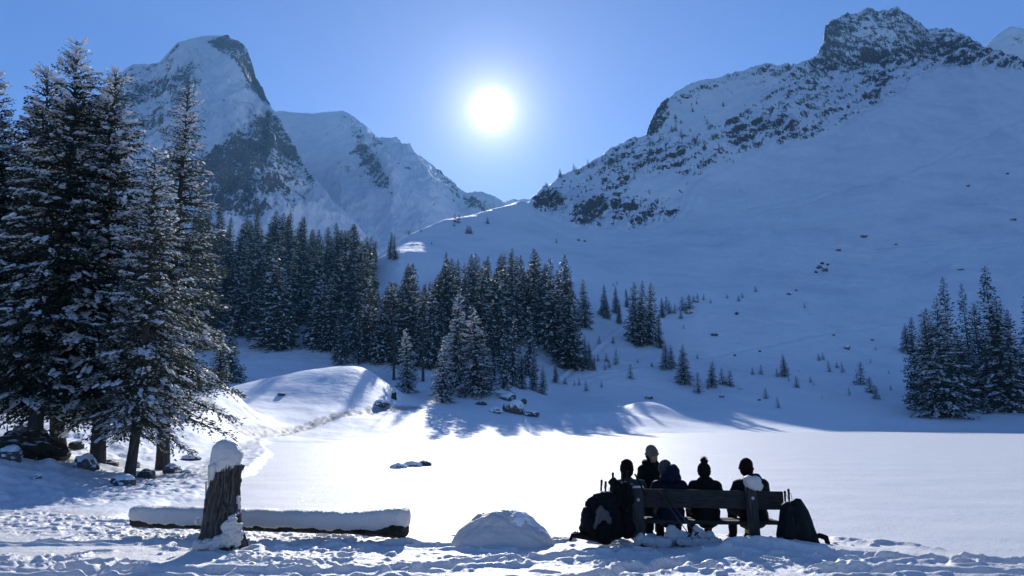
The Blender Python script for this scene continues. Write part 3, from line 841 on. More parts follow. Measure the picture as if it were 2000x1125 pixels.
ICO_V = None
def ico():
    global ICO_V
    if ICO_V is None:
        bm = bmesh.new(); bmesh.ops.create_icosphere(bm, subdivisions=1, radius=1.0)
        v = np.array([q.co[:] for q in bm.verts]); f = np.array([[q.index for q in ff.verts] for ff in bm.faces]); bm.free()
        bm = bmesh.new(); bmesh.ops.create_icosphere(bm, subdivisions=2, radius=1.0)
        v2 = np.array([q.co[:] for q in bm.verts]); f2 = np.array([[q.index for q in ff.verts] for ff in bm.faces]); bm.free()
        ICO_V = (v, f, v2, f2)
    return ICO_V
def blobs(P, S, rg, fine=False, A=None):
    """lumps at P (n,3), radii S (n,3)"""
    v, f, v2, f2 = ico()
    if fine: v, f = v2, f2
    n = len(P)
    if n == 0: return np.zeros((0, 3)), np.zeros((0, 3), int)
    j = 1 + rg.uniform(-0.22, 0.22, (n, len(v), 1))
    L3 = v[None] * S[:, None, :] * j
    if A is not None:   # long axis along A
        b = unit(np.cross(np.array([0, 0, 1.0]), A)); c = np.cross(A, b)
        L3 = A[:, None] * L3[..., :1] + b[:, None] * L3[..., 1:2] + c[:, None] * L3[..., 2:]
    V = P[:, None, :] + L3
    Fc = f[None] + (np.arange(n) * len(v))[:, None, None]
    return V.reshape(-1, 3), Fc.reshape(-1, 3)
def tube(pts, rad, n=8, rg=None, rough=0.0, cap=True):
    pts = np.asarray(pts, float); m = len(pts)
    d = np.gradient(pts, axis=0); d /= np.linalg.norm(d, axis=1)[:, None] + 1e-9
    ref = np.array([0.0, 1, 0]) if abs(d[0, 1]) < 0.8 else np.array([1.0, 0, 0])
    a = np.cross(d, ref); a /= np.linalg.norm(a, axis=1)[:, None] + 1e-9
    b = np.cross(d, a)
    th = np.linspace(0, 2 * np.pi, n, endpoint=False)
    r = np.asarray(rad, float)[:, None] * np.ones((m, n))
    if rough and rg is not None: r = r * (1 + rg.uniform(-rough, rough, (m, n)))
    V = pts[:, None] + a[:, None] * (np.cos(th)[None, :, None] * r[..., None]) + b[:, None] * (np.sin(th)[None, :, None] * r[..., None])
    i = np.arange(m * n).reshape(m, n)
    Fc = np.stack([i[:-1], np.roll(i, -1, 1)[:-1], np.roll(i, -1, 1)[1:], i[1:]], -1).reshape(-1, 4)
    V = V.reshape(-1, 3)
    if cap:
        V = np.concatenate([V, pts[:1], pts[-1:]])
        c0, c1 = m * n, m * n + 1
        k = np.arange(n); kk = (k + 1) % n
        T = np.concatenate([np.stack([kk, k, np.full(n, c0)], 1), np.stack([k + (m - 1) * n, kk + (m - 1) * n, np.full(n, c1)], 1)])
        return V, Fc, T
    return V, Fc, np.zeros((0, 3), int)
class Acc:
    def __init__(s): s.V = []; s.Q = []; s.T = []; s.n = 0
    def add(s, V, Q=None, T=None):
        s.V.append(np.asarray(V, float))
        if Q is not None and len(Q): s.Q.append(np.asarray(Q) + s.n)
        if T is not None and len(T): s.T.append(np.asarray(T) + s.n)
        s.n += len(V)
    def mesh(s, name, mats, smooth=False):
        if not s.V: return None
        fl = []
        if s.Q: fl.append(np.concatenate(s.Q))
        if s.T: fl.append(np.concatenate(s.T))
        return mesh_np(name, np.concatenate(s.V), fl, mats, None, smooth)

def diamonds(P, D, Nn, Ln, Wd):
    """thin four-cornered sprays: centre base P, direction D, side Nn"""
    A = P; B = P + D * (Ln * 0.45)[:, None] + Nn * (Wd * .5)[:, None]
    C = P + D * Ln[:, None]; E = P + D * (Ln * 0.45)[:, None] - Nn * (Wd * .5)[:, None]
    V = np.stack([A, B, C, E], 1).reshape(-1, 3)
    return V, np.arange(len(P) * 4).reshape(-1, 4)
def unit(a): return a / (np.linalg.norm(a, axis=-1, keepdims=True) + 1e-9)

def gen_spruce(seed, H, Rb, h0, nb, tw, lL, lW, snow=0.2, nblob=0.5, blobr=0.12, sparse=0.0, droop=0.35, needles='needles', trunk_r=0.3, power=0.8, top_thin=0.0, detail=True, leafstep=0.6):
    rg = np.random.default_rng(seed)
    leaf, sn, bk = Acc(), Acc(), Acc()
    # trunk
    zz = np.linspace(-0.6, H * 0.985, 16)
    bend = np.stack([0.012 * H * np.sin(zz / H * 4 + seed), 0.012 * H * np.cos(zz / H * 3 + seed * 2), zz], 1)
    bend[:, :2] -= bend[1, :2]
    rr = trunk_r * ((1 - np.clip(zz, 0, None) / H) ** 0.85 + 0.02); rr[0] *= 1.35; rr[1] *= 1.08
    V, Q, T = tube(bend, rr, 12 if detail else 6, rg, 0.10); bk.add(V, Q, T)
    hs = h0 + (H * 0.985 - h0) * (np.linspace(0, 1, nb) ** 0.94)
    hs += rg.uniform(-.12, .12, nb)
    LP, LD, LN, LL_, LW_, SP_, SR_, SA_ = [], [], [], [], [], [], [], []
    sP, sD, sN, sL, sW = [], [], [], [], []
    for i, h in enumerate(hs):
        f = np.clip((h - h0) / (H - h0), 0, 1)
        if rg.random() < sparse: continue
        az = i * 2.39996 + rg.uniform(-.5, .5)
        shp = (1 - f) ** power * (1 - top_thin * sstep(0.45, 0.7, f))
        Lb = Rb * shp * rg.uniform(0.55, 1.18) + 0.05 + 0.004 * H
        sz = (0.62 + 0.38 * (1 - f) ** .6) * (1 - .45 * float(sstep(.82, 1.0, f)))
        tws = tw * (0.6 + 0.4 * (1 - f))
        if f < 0.12: Lb *= rg.uniform(.55, 1.0)
        e0 = math.radians(-12 + 44 * f ** 1.3 + rg.uniform(-9, 9))
        dr = droop * (1 - f) * rg.uniform(.6, 1.4)
        d = np.array([math.cos(az), math.sin(az), 0.0]); sd = np.array([-math.sin(az), math.cos(az), 0.0])
        base = np.array([np.interp(h, zz, bend[:, 0]), np.interp(h, zz, bend[:, 1]), h])
        def pos(s): return base + d * (Lb * s)[..., None] + sd * (Lb * .12 * wob * s * s)[..., None] + np.array([0, 0, 1.0]) * (Lb * (s * math.tan(e0) - dr * s ** 2 * 1.2 + dr * 0.75 * s ** 3.2))[..., None]
        wob = rg.uniform(-1, 1)
        s = np.linspace(0, 1, 6)
        if detail or Lb > 1.0:
            V, Q, T = tube(pos(s), 0.045 * Lb ** 0.6 * (1.05 - s) * (1 if detail else 1.3) * (trunk_r / .3) ** .5, 5 if detail else 3, cap=False); bk.add(V, Q, T)
        ns = max(3, int(Lb / tws))
        s = np.clip(np.linspace(0.10, 1.0, ns) + rg.uniform(-.02, .02, ns), 0.05, 1)
        s = np.repeat(s, 2); side = np.tile([1.0, -1.0], ns)
        lt = (0.40 * Lb * np.sin(np.pi * np.clip(.12 + .83 * s, 0, 1)) ** 0.8 + 0.35 * lL * sz) * rg.uniform(.6, 1.15, len(s))
        th = np.radians(rg.uniform(40, 68, len(s))) * (1 - .5 * s ** 3)
        hang = rg.uniform(.15, .75, len(s)) * (0.35 + 0.9 * (1 - f))
        P0 = pos(s)
        D0 = unit(d[None] * np.cos(th)[:, None] + sd[None] * (np.sin(th) * side)[:, None] - np.array([0, 0, 1.0])[None] * (hang * .55)[:, None])
        nl = np.maximum(1, (lt / (lL * leafstep)).astype(int))
        rep = np.repeat(np.arange(len(s)), nl)
        q = np.concatenate([(np.arange(k) + rg.random(k) * .6) / k for k in nl])
        PP = P0[rep] + D0[rep] * (lt[rep] * q)[:, None] - np.array([0, 0, 1.0])[None] * (lt[rep] * q ** 2 * hang[rep] * .35)[:, None]
        DD = unit(D0[rep] + rg.normal(0, .38, (len(rep), 3)))
        NN = unit(np.cross(DD, unit(np.array([0, 0, 1.0])[None] + rg.normal(0, .55, (len(rep), 3)))))
        LP.append(PP); LD.append(DD); LN.append(NN); LL_.append(sz * lL * rg.uniform(.7, 1.3, len(rep))); LW_.append(sz * lW * rg.uniform(.7, 1.3, len(rep)))
        # snow lying on this bough
        load = np.clip(rg.normal(snow, snow * .7), 0, 1)
        m = rg.random(len(rep)) < load * (0.35 + 0.9 * s[rep])
        if m.any():
            k = m.sum()
            sP.append(PP[m] + np.array([0, 0, lW * .35])); dd = unit(DD[m] * np.array([1, 1, .75])); sD.append(dd)
            sN.append(unit(np.cross(dd, np.array([0, 0, 1.0]) + rg.normal(0, .35, (k, 3))))); sL.append(lL * rg.uniform(.55, 1.05, k)); sW.append(lW * rg.uniform(.9, 1.9, k))
        k = rg.poisson(nblob * Lb * load / max(snow, .01))
        if k:
            ss = rg.uniform(.35, 1.0, k)
            c = pos(ss) + sd[None] * (rg.normal(0, .22, k) * Lb * (1.15 - ss))[:, None]
            c[:, 2] += blobr * .25
            r = blobr * rg.uniform(.45, 1.3, k)
            r = r * (.45 + .55 * sz)
            ta = unit(pos(np.clip(ss + .05, 0, 1)) - pos(ss - .05) + rg.normal(0, .25, (k, 3)) * Lb * .1 - np.array([0, 0, .03 * Lb]))
            c2 = np.concatenate([c, c + ta * (r * 1.3)[:, None]]); r2 = np.concatenate([r, r * .7])
            SA_.append(np.concatenate([ta, ta]))
            SP_.append(c2); SR_.append(np.stack([r2 * rg.uniform(.9, 2.1, len(r2)), r2 * rg.uniform(.6, 1.2, len(r2)), r2 * .5], 1))
    V, Q = diamonds(np.concatenate(LP), np.concatenate(LD), np.concatenate(LN), np.concatenate(LL_), np.concatenate(LW_)); leaf.add(V, Q)
    # leader
    zt = np.linspace(H * .93, H * 1.005, 8); nn_ = 30 if detail else 10
    P = np.zeros((nn_, 3)); P[:, :2] = bend[-1, :2]; P[:, 2] = rg.uniform(H * .93, H, nn_)
    a = rg.uniform(0, 6.28, nn_); D = unit(np.stack([np.cos(a), np.sin(a), rg.uniform(.4, 1.6, nn_)], 1))
    V, Q = diamonds(P, D, unit(np.cross(D, [0, 0, 1.0])), np.full(nn_, lL * .5), np.full(nn_, lW * .6)); leaf.add(V, Q)
    if sP:
        V, Q = diamonds(np.concatenate(sP), np.concatenate(sD), np.concatenate(sN), np.concatenate(sL), np.concatenate(sW)); sn.add(V, Q)
    if SP_:
        V, T = blobs(np.concatenate(SP_), np.concatenate(SR_), rg, A=np.concatenate(SA_)); sn.add(V, None, T)
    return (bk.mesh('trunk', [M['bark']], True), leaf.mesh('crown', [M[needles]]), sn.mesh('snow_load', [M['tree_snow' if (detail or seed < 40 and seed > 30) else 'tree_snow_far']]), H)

def make_tree(proto, name='spruce_tree', label=None, group=None, cat='tree'):
    r = empty(name)
    for nm, me in zip(('trunk', 'crown', 'snow_load'), proto[:3]):
        if me is not None:
            c = link(nm, me, r)
            if nm != 'trunk': c['kind'] = 'stuff'
    return tag(r, label, cat, group)
def copy_tree(r0, label=None, group=None):
    r = r0.copy(); col.objects.link(r)
    for ch in r0.children:
        c = ch.copy(); c.parent = r; col.objects.link(c)
    if label: r['label'] = label
    if group: r['group'] = group
    elif 'group' in r: del r['group']
    return r
def prune(root):
    for ch in list(root.children): bpy.data.objects.remove(ch)
    bpy.data.objects.remove(root)

# --- big trees of the left bank
BIG = [gen_spruce(11, 17.5, 2.9, 2.2, 340, .11, .17, .085, .12, 2.4, .145, .04, .42, trunk_r=.27, power=.66),
       gen_spruce(12, 15.5, 2.8, 2.0, 300, .11, .17, .085, .13, 2.5, .145, .05, .45, trunk_r=.24, power=.70),
       gen_spruce(13, 13.0, 2.2, 1.9, 240, .12, .16, .062, .26, 3.4, .085, .08, .48, 'needles_olive', trunk_r=.20, power=.66),
       gen_spruce(14, 15.3, 2.25, 2.0, 280, .115, .16, .066, .16, 2.2, .10, .08, .58, 'needles_olive', trunk_r=.20, power=.68, top_thin=.18)]
def big(k, bu, bv, Y, au, av, rz, label, sw=1.0):
    b = at(bu, bv, Y)
    gz = ground_z(b.x, b.y)
    base = Vector((b.x, b.y, gz - 0.05))
    a = at(au, av, Y)
    r = make_tree(BIG[k], 'spruce_tree', label, 'big snow dusted spruces on the left bank')
    v = a - base; h = v.length; s = h / BIG[k][3]
    q = Vector((0, 0, 1)).rotation_difference(v.normalized())
    r.rotation_mode = 'QUATERNION'
    r.rotation_quaternion = q @ Euler((0, 0, rz)).to_quaternion()
    r.location = base; r.scale = (s * sw, s * sw, s)
    return r
big(0, 66, 872, 27.5, 130, 66, 0.4, 'tallest spruce of the left bank, its trunk rising from a mossy root mound')
big(1, 118, 850, 32, 84, 124, 2.2, 'dark spruce just behind and left of the tallest one')
big(0, -22, 865, 31, 4, 150, 3.9, 'dense spruce cut off by the left edge of the photo', 1.0)
big(1, 192, 888, 29, 233, 134, 4.4, 'dark spruce whose flared trunk stands in a snow cone between two others')
big(2, 254, 925, 26.3, 309, 292, 1.0, 'shorter olive spruce with heavy frosting, its trunk nearest the trampled path')
big(3, 320, 880, 31, 350, 150, 5.2, 'slim thin-topped spruce standing rightmost on the left bank', 1.08)
big(1, -120, 880, 29, -95, 60, 1.1, 'snowy spruce mostly beyond the left edge of the photo')

# --- forest trees
MID = [gen_spruce(21, 20, 3.3, .4, 230, .42, .62, .34, .065, .38, .26, .03, .42, trunk_r=.24, power=.92, detail=False),
       gen_spruce(22, 22, 3.0, .5, 240, .42, .62, .34, .05, .34, .24, .04, .42, trunk_r=.24, power=.88, detail=False),
       gen_spruce(23, 19, 3.6, .3, 230, .42, .60, .33, .10, .60, .27, .02, .45, trunk_r=.24, power=.85, detail=False),
       gen_spruce(24, 21, 2.8, 1.0, 200, .45, .60, .31, .045, .3, .22, .12, .42, trunk_r=.22, power=.95, detail=False),
       gen_spruce(25, 20, 3.2, 1.6, 210, .42, .58, .32, .075, .42, .25, .06, .45, trunk_r=.26, power=.90, detail=False)]
FINE = [gen_spruce(31, 16, 3.5, .9, 260, .25, .34, .14, .20, 1.5, .19, .03, .5, trunk_r=.28, power=.85, detail=False),
        gen_spruce(32, 14, 2.6, .9, 210, .25, .34, .14, .26, 1.6, .18, .04, .5, trunk_r=.22, power=.82, detail=False)]
BARE = gen_spruce(41, 14, 2.7, 2.2, 90, .34, .30, .055, .20, .3, .12, .15, .30, 'needles_olive', trunk_r=.24, power=.7, detail=False, leafstep=.9)
SMALL = [gen_spruce(51, 5, 1.45, .05, 90, .20, .30, .14, .26, 1.4, .14, .03, .35, trunk_r=.09, power=.9, detail=False),
         gen_spruce(52, 5, 1.15, .05, 85, .20, .30, .13, .22, 1.0, .12, .06, .35, trunk_r=.08, power=.9, detail=False)]
rt = random.Random(5)
proto_cache = {}
def place(proto, u, vt, vb, label, group=None, name='spruce_tree', wide=1.0, ymin=60.0, Y=None):
    if Y is None:
        p = hit(u, vb, ymin)
        if p is None: return None
    else:
        t, e = ray(u, vb); p = Vector((float(t) * Y, Y, ground_z(float(t) * Y, Y)))
    t, e = ray(u, vt)
    h = CZ + float(e) * p.y - p.z
    if h < 0.3: return None
    key = id(proto)
    if key not in proto_cache:
        r = make_tree(proto, name, label, group); proto_cache[key] = r
    else:
        r = copy_tree(proto_cache[key], label, group)
        r.name = name
    s = h / proto[3]
    w = s * wide * rt.uniform(.92, 1.08)
    r.location = (p.x, p.y, p.z - 0.12 * s - .05)
    r.scale = (w, w, s)
    r.rotation_euler = (R(rt.gauss(0, 1.4)), R(rt.gauss(0, 1.6)), rt.uniform(0, 6.28))
    return r
# the spit of land in the middle
G = 'spruces on the spit at the far shore'
place(FINE[0], 930, 598, 772, 'broadest spruce of the middle spit, dark crown above rocky snow', G, wide=1.12)
place(FINE[1], 864, 655, 786, 'bushy snow-loaded young spruce at the front edge of the middle spit', G, wide=1.15)
place(FINE[1], 797, 640, 768, 'small round-crowned spruce on a thin bare stem, left part of the spit', G, wide=1.05)
place(BARE, 769, 590, 742, 'bare thin larch-like conifer with a low side branch at the left end of the spit', G, name='thin_conifer', wide=1.0)
place(BARE, 826, 545, 745, 'tall thin needle-poor conifer in the middle of the spit', G, wide=.9)
place(FINE[0], 884, 560, 764, 'tall narrow spruce right behind the bushy young one on the spit', G, wide=.72)
place(FINE[1], 958, 690, 768, 'short snow-laden spruce leaning on the right side of the broadest one', G, wide=1.2)
for i, (u, vt, vb, w) in enumerate([(1000, 615, 752, .95), (1020, 668, 760, .9), (1042, 690, 762, .8), (1060, 712, 770, 1.0), (1086, 706, 748, .9), (985, 640, 760, .8), (1033, 600, 735, .9), (1108, 560, 720, 1.0),
                                    (1127, 650, 722, .9), (1143, 652, 715, .9), (1152, 665, 722, .9), (1160, 690, 724, .8)]):
    place(MID[i % 3] if vb - vt > 90 else FINE[i % 2], u, vt, vb, 'young spruce in the row running right from the rocky end of the spit', 'young spruces right of the spit', wide=w)
# middle forest: its near edge by hand, the rest filled in behind
GM = 'spruces of the middle forest'
LM = 'tall dark spruce among the middle forest across the lake'
S_M = ([735, 745, 765, 780, 800, 815, 835, 852, 872, 890, 905, 925, 945, 962, 985, 1003, 1020, 1043, 1056, 1072, 1088, 1102, 1118, 1132],
       [590, 560, 540, 560, 508, 560, 548, 540, 492, 505, 500, 490, 508, 495, 492, 484, 500, 483, 520, 500, 530, 497, 560, 600])
S_L0 = ([360, 400, 430, 455, 480, 500, 520, 545, 565, 590, 612, 640, 660, 680, 697, 706, 720, 735, 745],
       [380, 392, 408, 412, 410, 404, 412, 410, 420, 428, 420, 432, 428, 436, 430, 478, 464, 476, 520])
S_L = (S_L0[0], [q - 8 for q in S_L0[1]])
for u, vt, vb in [(748, 600, 700), (760, 585, 705), (778, 580, 712), (800, 510, 690), (815, 600, 715), (838, 560, 715), (850, 590, 720), (905, 560, 705), (950, 600, 735), (966, 585, 735), (980, 560, 720),
                  (1010, 540, 670), (1030, 530, 660), (1043, 483, 655), (1062, 520, 665), (1078, 505, 690), (1103, 497, 690), (1092, 560, 700), (1115, 590, 712), (1003, 484, 640), (985, 494, 640), (962, 498, 640), (925, 492, 640), (873, 492, 650), (735, 620, 705)]:
    place(MID[rt.randrange(4)], u, vt, vb, LM, GM, wide=rt.uniform(.85, 1.1))
def fill(n, u0, u1, y0, y1, Sx, label, group, hmin, hmax, gap, avoid=(), seed=1):
    rr = random.Random(seed); pts = []; made = 0; tries = 0
    while made < n and tries < n * 40:
        tries += 1
        y = rr.uniform(y0, y1); u = rr.uniform(u0, u1); t = (u - 1000) / F / CP; x = t * y
        if any((x - a) ** 2 + (y - b) ** 2 < gap * gap for a, b in pts): continue
        z = ground_z(x, y)
        pu, pv = proj(x, y, z)
        if any((pu - a) ** 2 / c ** 2 + (pv - b) ** 2 / d ** 2 < 1 for a, b, c, d in avoid): continue
        h = rr.uniform(hmin, hmax)
        vs = float(np.interp(pu, Sx[0], Sx[1])) + abs(rr.gauss(0, 8))
        zt = CZ + float(ray(pu, vs)[1]) * y
        h = min(h, zt - z)
        if h < hmin * .55: continue
        _, vt = proj(x, y, z + h)
        place(MID[rr.choice([0, 1, 2, 2, 0, 3])], pu, vt, pv, label, group, wide=rr.uniform(1.05, 1.55), Y=y)
        pts.append((x, y)); made += 1
    return made
fill(50, 735, 1118, 172, 268, S_M, LM, GM, 15, 22, 4.4, avoid=[(1055, 680, 30, 22), (735, 600, 14, 20), (830, 512, 30, 16)], seed=4)
fill(20, 738, 862, 172, 250, S_M, LM, GM, 10, 17, 3.6, avoid=[(830, 512, 30, 16)], seed=14)
# forest hill on the left
GL = 'spruces of the forest hill on the left'
LL2 = 'tall dark spruce among the dense forest hill on the left'
for u, vt, vb in [(492, 560, 660), (512, 545, 668), (552, 535, 682), (538, 560, 672), (617, 545, 682), (606, 560, 676), (632, 560, 680), (668, 570, 712), (655, 600, 705), (700, 600, 712), (715, 560, 705), (726, 610, 706), (690, 545, 690)]:
    place(MID[rt.randrange(4)], u, vt, vb, LL2, GL, wide=rt.uniform(.9, 1.15), ymin=165)
fill(140, 365, 738, 190, 330, S_L, LL2, GL, 16, 26, 4.0, avoid=[(590, 655, 22, 34), (657, 490, 9, 16), (735, 600, 12, 26), (470, 700, 70, 40)], seed=8)
place(MID[0], 452, 618, 748, 'lone dark spruce behind the snowy hillock right of the big left trees', wide=1.35)
place(MID[2], 428, 640, 750, 'low dark spruce half hidden by the big left trees, above the hillock', wide=1.3)
place(MID[1], 762, 452, 506, 'left one of two dark spruces crowning the sunlit knoll', 'pair on the knoll', wide=1.0, ymin=250)
place(MID[0], 772, 456, 507, 'right one of two dark spruces crowning the sunlit knoll', 'pair on the knoll', wide=.9, ymin=250)
# right of the middle forest
GS = 'scattered spruces at the foot of the right-hand slope'
for u, vt, vb, w, lab in [(1143, 543, 640, 1.0, 'tall snow-specked spruce standing alone just right of the middle forest'), (1240, 548, 668, 1.0, None), (1255, 546, 672, .9, None), (1269, 550, 672, .9, None), (1250, 580, 676, 1.1, None),
                     (1290, 612, 680, 1.0, None), (1178, 556, 616, 1.1, None), (1186, 575, 622, 1.0, None), (1204, 558, 612, .9, None), (1210, 590, 632, 1.0, None), (1225, 562, 600, .9, None), (1294, 580, 620, 1.0, None)]:
    place(MID[rt.randrange(3)], u, vt, vb, lab or 'spruce in the clump between the middle forest and the open slope', None if lab else 'clump right of the middle forest', wide=w * 1.05)
place(FINE[0], 1337, 670, 751, 'stout full-crowned spruce at the clump end where the open slope begins', GS, wide=1.1)
for u, vt, vb, lab in [(1300, 665, 722, 'spruce left of the stout one at the foot of the slope'), (1312, 672, 720, 'narrow spruce touching the left side of the stout one'), (1390, 702, 757, 'leftmost of three spruces right of the stout one'),
                       (1411, 718, 750, 'middle of three spruces right of the stout one'), (1425, 722, 754, 'rightmost of three spruces right of the stout one'), (1364, 725, 768, 'slim young spruce right beside the stout one'),
                       (1533, 690, 736, 'pointed spruce standing alone on the lower right slope'), (1680, 706, 750, 'bushy spruce heading a descending trio on the lower right slope'), (1700, 735, 766, 'middle spruce of the descending trio on the lower right slope'),
                       (1711, 752, 779, 'lowest spruce of the descending trio on the lower right slope'), (1231, 709, 739, 'lone young spruce between the young row and the stout one'), (1774, 630, 690, 'dark spruce just uphill of the right shore group')]:
    place(SMALL[rt.randrange(2)] if vb - vt < 45 else FINE[rt.randrange(2)], u, vt, vb, lab, GS, wide=1.25)
LSM = 'knee-high to man-high young spruce dotted on the open snow slope'
GSM = 'tiny young spruces on the open slope'
for u, vt, vb in [(1470, 716, 731), (1486, 711, 731), (1518, 718, 736), (1556, 733, 756), (1520, 774, 797), (1496, 756, 778), (1600, 689, 704), (1608, 687, 702), (1620, 703, 726), (1646, 706, 727), (1659, 755, 772), (1583, 735, 747),
                  (1740, 751, 762), (1736, 722, 730), (1365, 752, 765), (1383, 742, 760), (1335, 578, 606), (1346, 574, 602), (1340, 590, 612), (1330, 606, 622), (1355, 576, 590), (1374, 572, 586), (1388, 582, 592), (1420, 573, 582), (1362, 572, 584),
                  (1450, 570, 582), (1476, 558, 570), (1443, 575, 588), (1572, 590, 601), (1335, 632, 642), (1170, 655, 672), (1197, 655, 670), (1203, 680, 712), (1190, 700, 718), (1185, 688, 706), (1182, 708, 722), (1245, 700, 708), (1273, 706, 716),
                  (1145, 742, 764), (1131, 738, 752), (1122, 742, 753), (1175, 742, 756), (1104, 736, 750), (1168, 690, 705), (1308, 586, 612), (1318, 592, 612), (1300, 578, 604), (1362, 690, 700),
                  (1205, 549, 556), (1198, 552, 558), (1222, 566, 574), (1087, 464, 475), (889, 416, 434), (896, 418, 436), (913, 438, 456), (918, 440, 456), (952, 423, 437), (887, 434, 442), (843, 471, 477), (788, 452, 462), (799, 448, 458), (822, 446, 452),
                  (1635, 706, 718), (1710, 676, 684), (1560, 720, 726), (1930, 772, 808), (1700, 700, 708), (1590, 745, 752), (1541, 738, 745), (1605, 772, 778)]:
    place(SMALL[rt.randrange(2)], u, vt, vb, LSM, GSM, name='young_spruce', wide=rt.uniform(.95, 1.35), ymin=90)
LR_ = 'tiny dark conifer on the skyline crest of the right-hand mountain'
for u, vt, vb in [(1093, 328, 345), (1096, 334, 347), (1121, 319, 333), (1125, 324, 336), (1148, 310, 320), (1170, 296, 305), (1312, 244, 258), (1320, 240, 256), (1083, 338, 352), (1176, 302, 316), (1190, 306, 322), (1205, 296, 310), (1239, 335, 350), (1457, 283, 295), (1330, 250, 268), (1066, 355, 365)]:
    place(SMALL[rt.randrange(2)], u, vt, vb, LR_, 'tiny conifers high on the right-hand crest', name='young_spruce', wide=rt.uniform(.8, 1.1), ymin=400)
rr3 = random.Random(33)
for k in range(34):
    u = rr3.uniform(1060, 1420); lo = float(np.interp(u, [1060, 1140, 1262, 1300, 1420], [372, 330, 275, 215, 165])); v = rr3.uniform(lo + 12, lo + (70 if u < 1330 else 110))
    place(SMALL[rr3.randrange(2)], u, v - rr3.uniform(5, 11), v, 'tiny dark conifer between the rocks of the right-hand ridge', 'tiny conifers among the ridge rocks', name='young_spruce', wide=rr3.uniform(.9, 1.3), ymin=400)
# right shore group
GRt = 'dense group of tall spruces on the right shore'
for u, vt, vb, w, k, lab in [(1797, 618, 800, .95, 0, 'left outer spruce of the right shore group'), (1812, 600, 806, .9, 1, 'narrow spruce second from the left in the right shore group'), (1828, 605, 812, 1.0, 2, 'snow-loaded front spruce in the left half of the right shore group'),
                     (1852, 575, 815, 1.0, 2, 'broad front spruce in the middle of the right shore group'), (1878, 538, 800, .95, 3, 'thin-topped tall spruce in the middle of the right shore group'), (1905, 552, 790, .75, 3, 'sparse grey spire behind the middle of the right shore group'),
                     (1930, 590, 785, 1.0, 0, 'dark spruce just left of the tallest one on the right shore'), (1950, 520, 800, .95, 1, 'tallest spruce of the right shore group'), (1972, 575, 803, 1.1, 2, 'snow-loaded spruce in front of the tallest one on the right shore'),
                     (1995, 600, 800, 1.0, 0, 'spruce at the right edge of the photo on the shore'), (1868, 640, 812, 1.0, 0, 'shorter dark spruce tucked into the right shore group'), (1890, 640, 795, 1.1, 2, 'shaded inner spruce of the right shore group'),
                     (2030, 560, 800, 1.0, 1, 'outermost spruce past the right edge')]:
    place(MID[k] if k != 2 else FINE[0], u, vt, vb, lab, GRt, wide=w * 1.1)
# ------------------------------------------------------------------ rocks
def rock_snow_mat(name, c0, c1, lo=0.08, hi=0.32):
    m, t, b, out = mat(name)
    p = geo_pos(t)
    g = t.nodes.new('ShaderNodeNewGeometry')
    sx = t.nodes.new('ShaderNodeSeparateXYZ'); t.links.new(g.outputs['Normal'], sx.inputs[0])
    n1 = tex(t, 'ShaderNodeTexNoise', 3.0, 5, 0.65, p)
    f = mth(t, 'ADD', sx.outputs[2], mth(t, 'MULTIPLY', mth(t, 'SUBTRACT', n1.outputs[0], 0.5), 0.9))
    f = mth(t, 'MULTIPLY', mth(t, 'SUBTRACT', f, lo), 1.0 / (hi - lo), True)
    n2 = tex(t, 'ShaderNodeTexNoise', 9.0, 6, 0.7, p)
    rc = ramp(t, n2.outputs[0], [(0.3, c0), (0.7, c1)])
    mx = t.nodes.new('ShaderNodeMix'); mx.data_type = 'RGBA'
    t.links.new(f, mx.inputs['Factor']); t.links.new(rc, mx.inputs[6]); mx.inputs[7].default_value = (0.84, 0.86, 0.9, 1)
    t.links.new(mx.outputs[2], b.inputs['Base Color'])
    b.inputs['Roughness'].default_value = 0.75
    b.inputs['Specular IOR Level'].default_value = 0.2
    bump(t, b, n2.outputs[0], 0.05, 0.8)
    return m
M['rock'] = rock_snow_mat('boulder_under_snow', (0.045, 0.043, 0.042), (0.16, 0.15, 0.14))
M['rock_bare'] = rock_snow_mat('boulder_mostly_bare', (0.03, 0.03, 0.032), (0.13, 0.125, 0.12), 0.75, 0.95)
M['root'] = rock_snow_mat('mossy_roots', (0.012, 0.014, 0.009), (0.055, 0.05, 0.032), 0.85, 1.1)
def rock_mesh(seed, sub=3, amp=.35, flat=.6):
    bm = bmesh.new(); bmesh.ops.create_icosphere(bm, subdivisions=sub, radius=1.0)
    v = np.array([q.co[:] for q in bm.verts]); f = np.array([[q.index for q in ff.verts] for ff in bm.faces]); bm.free()
    s = seed * 13.7
    d = 1 + amp * fbm(v[:, 0] * 1.3 + s, v[:, 1] * 1.3 + v[:, 2] * 1.7, seed, 3) + amp * .6 * vn(v[:, 0] * 3.1 + v[:, 2] * 2.3, v[:, 1] * 3.1 + s, seed + 5)
    rg = np.random.default_rng(seed)
    for k in range(7):   # broken faces
        n = unit(rg.normal(0, 1, 3)); lim = rg.uniform(.68, .95)
        h = (v * d[:, None]) @ n
        d = np.where(h > lim, d * (lim + (h - lim) * .45) / np.maximum(h, 1e-6), d)
    V = v * d[:, None] * np.array([1, 1, flat])
    return V, f
ROCKS = []
for k in range(5):
    V, f = rock_mesh(900 + k, 3 if k < 3 else 2, .4, .62)
    ROCKS.append((mesh_np('rock', V, f, [M['rock']], smooth=False), mesh_np('rock', V, f, [M['rock_bare']], smooth=False)))
rr = random.Random(99)
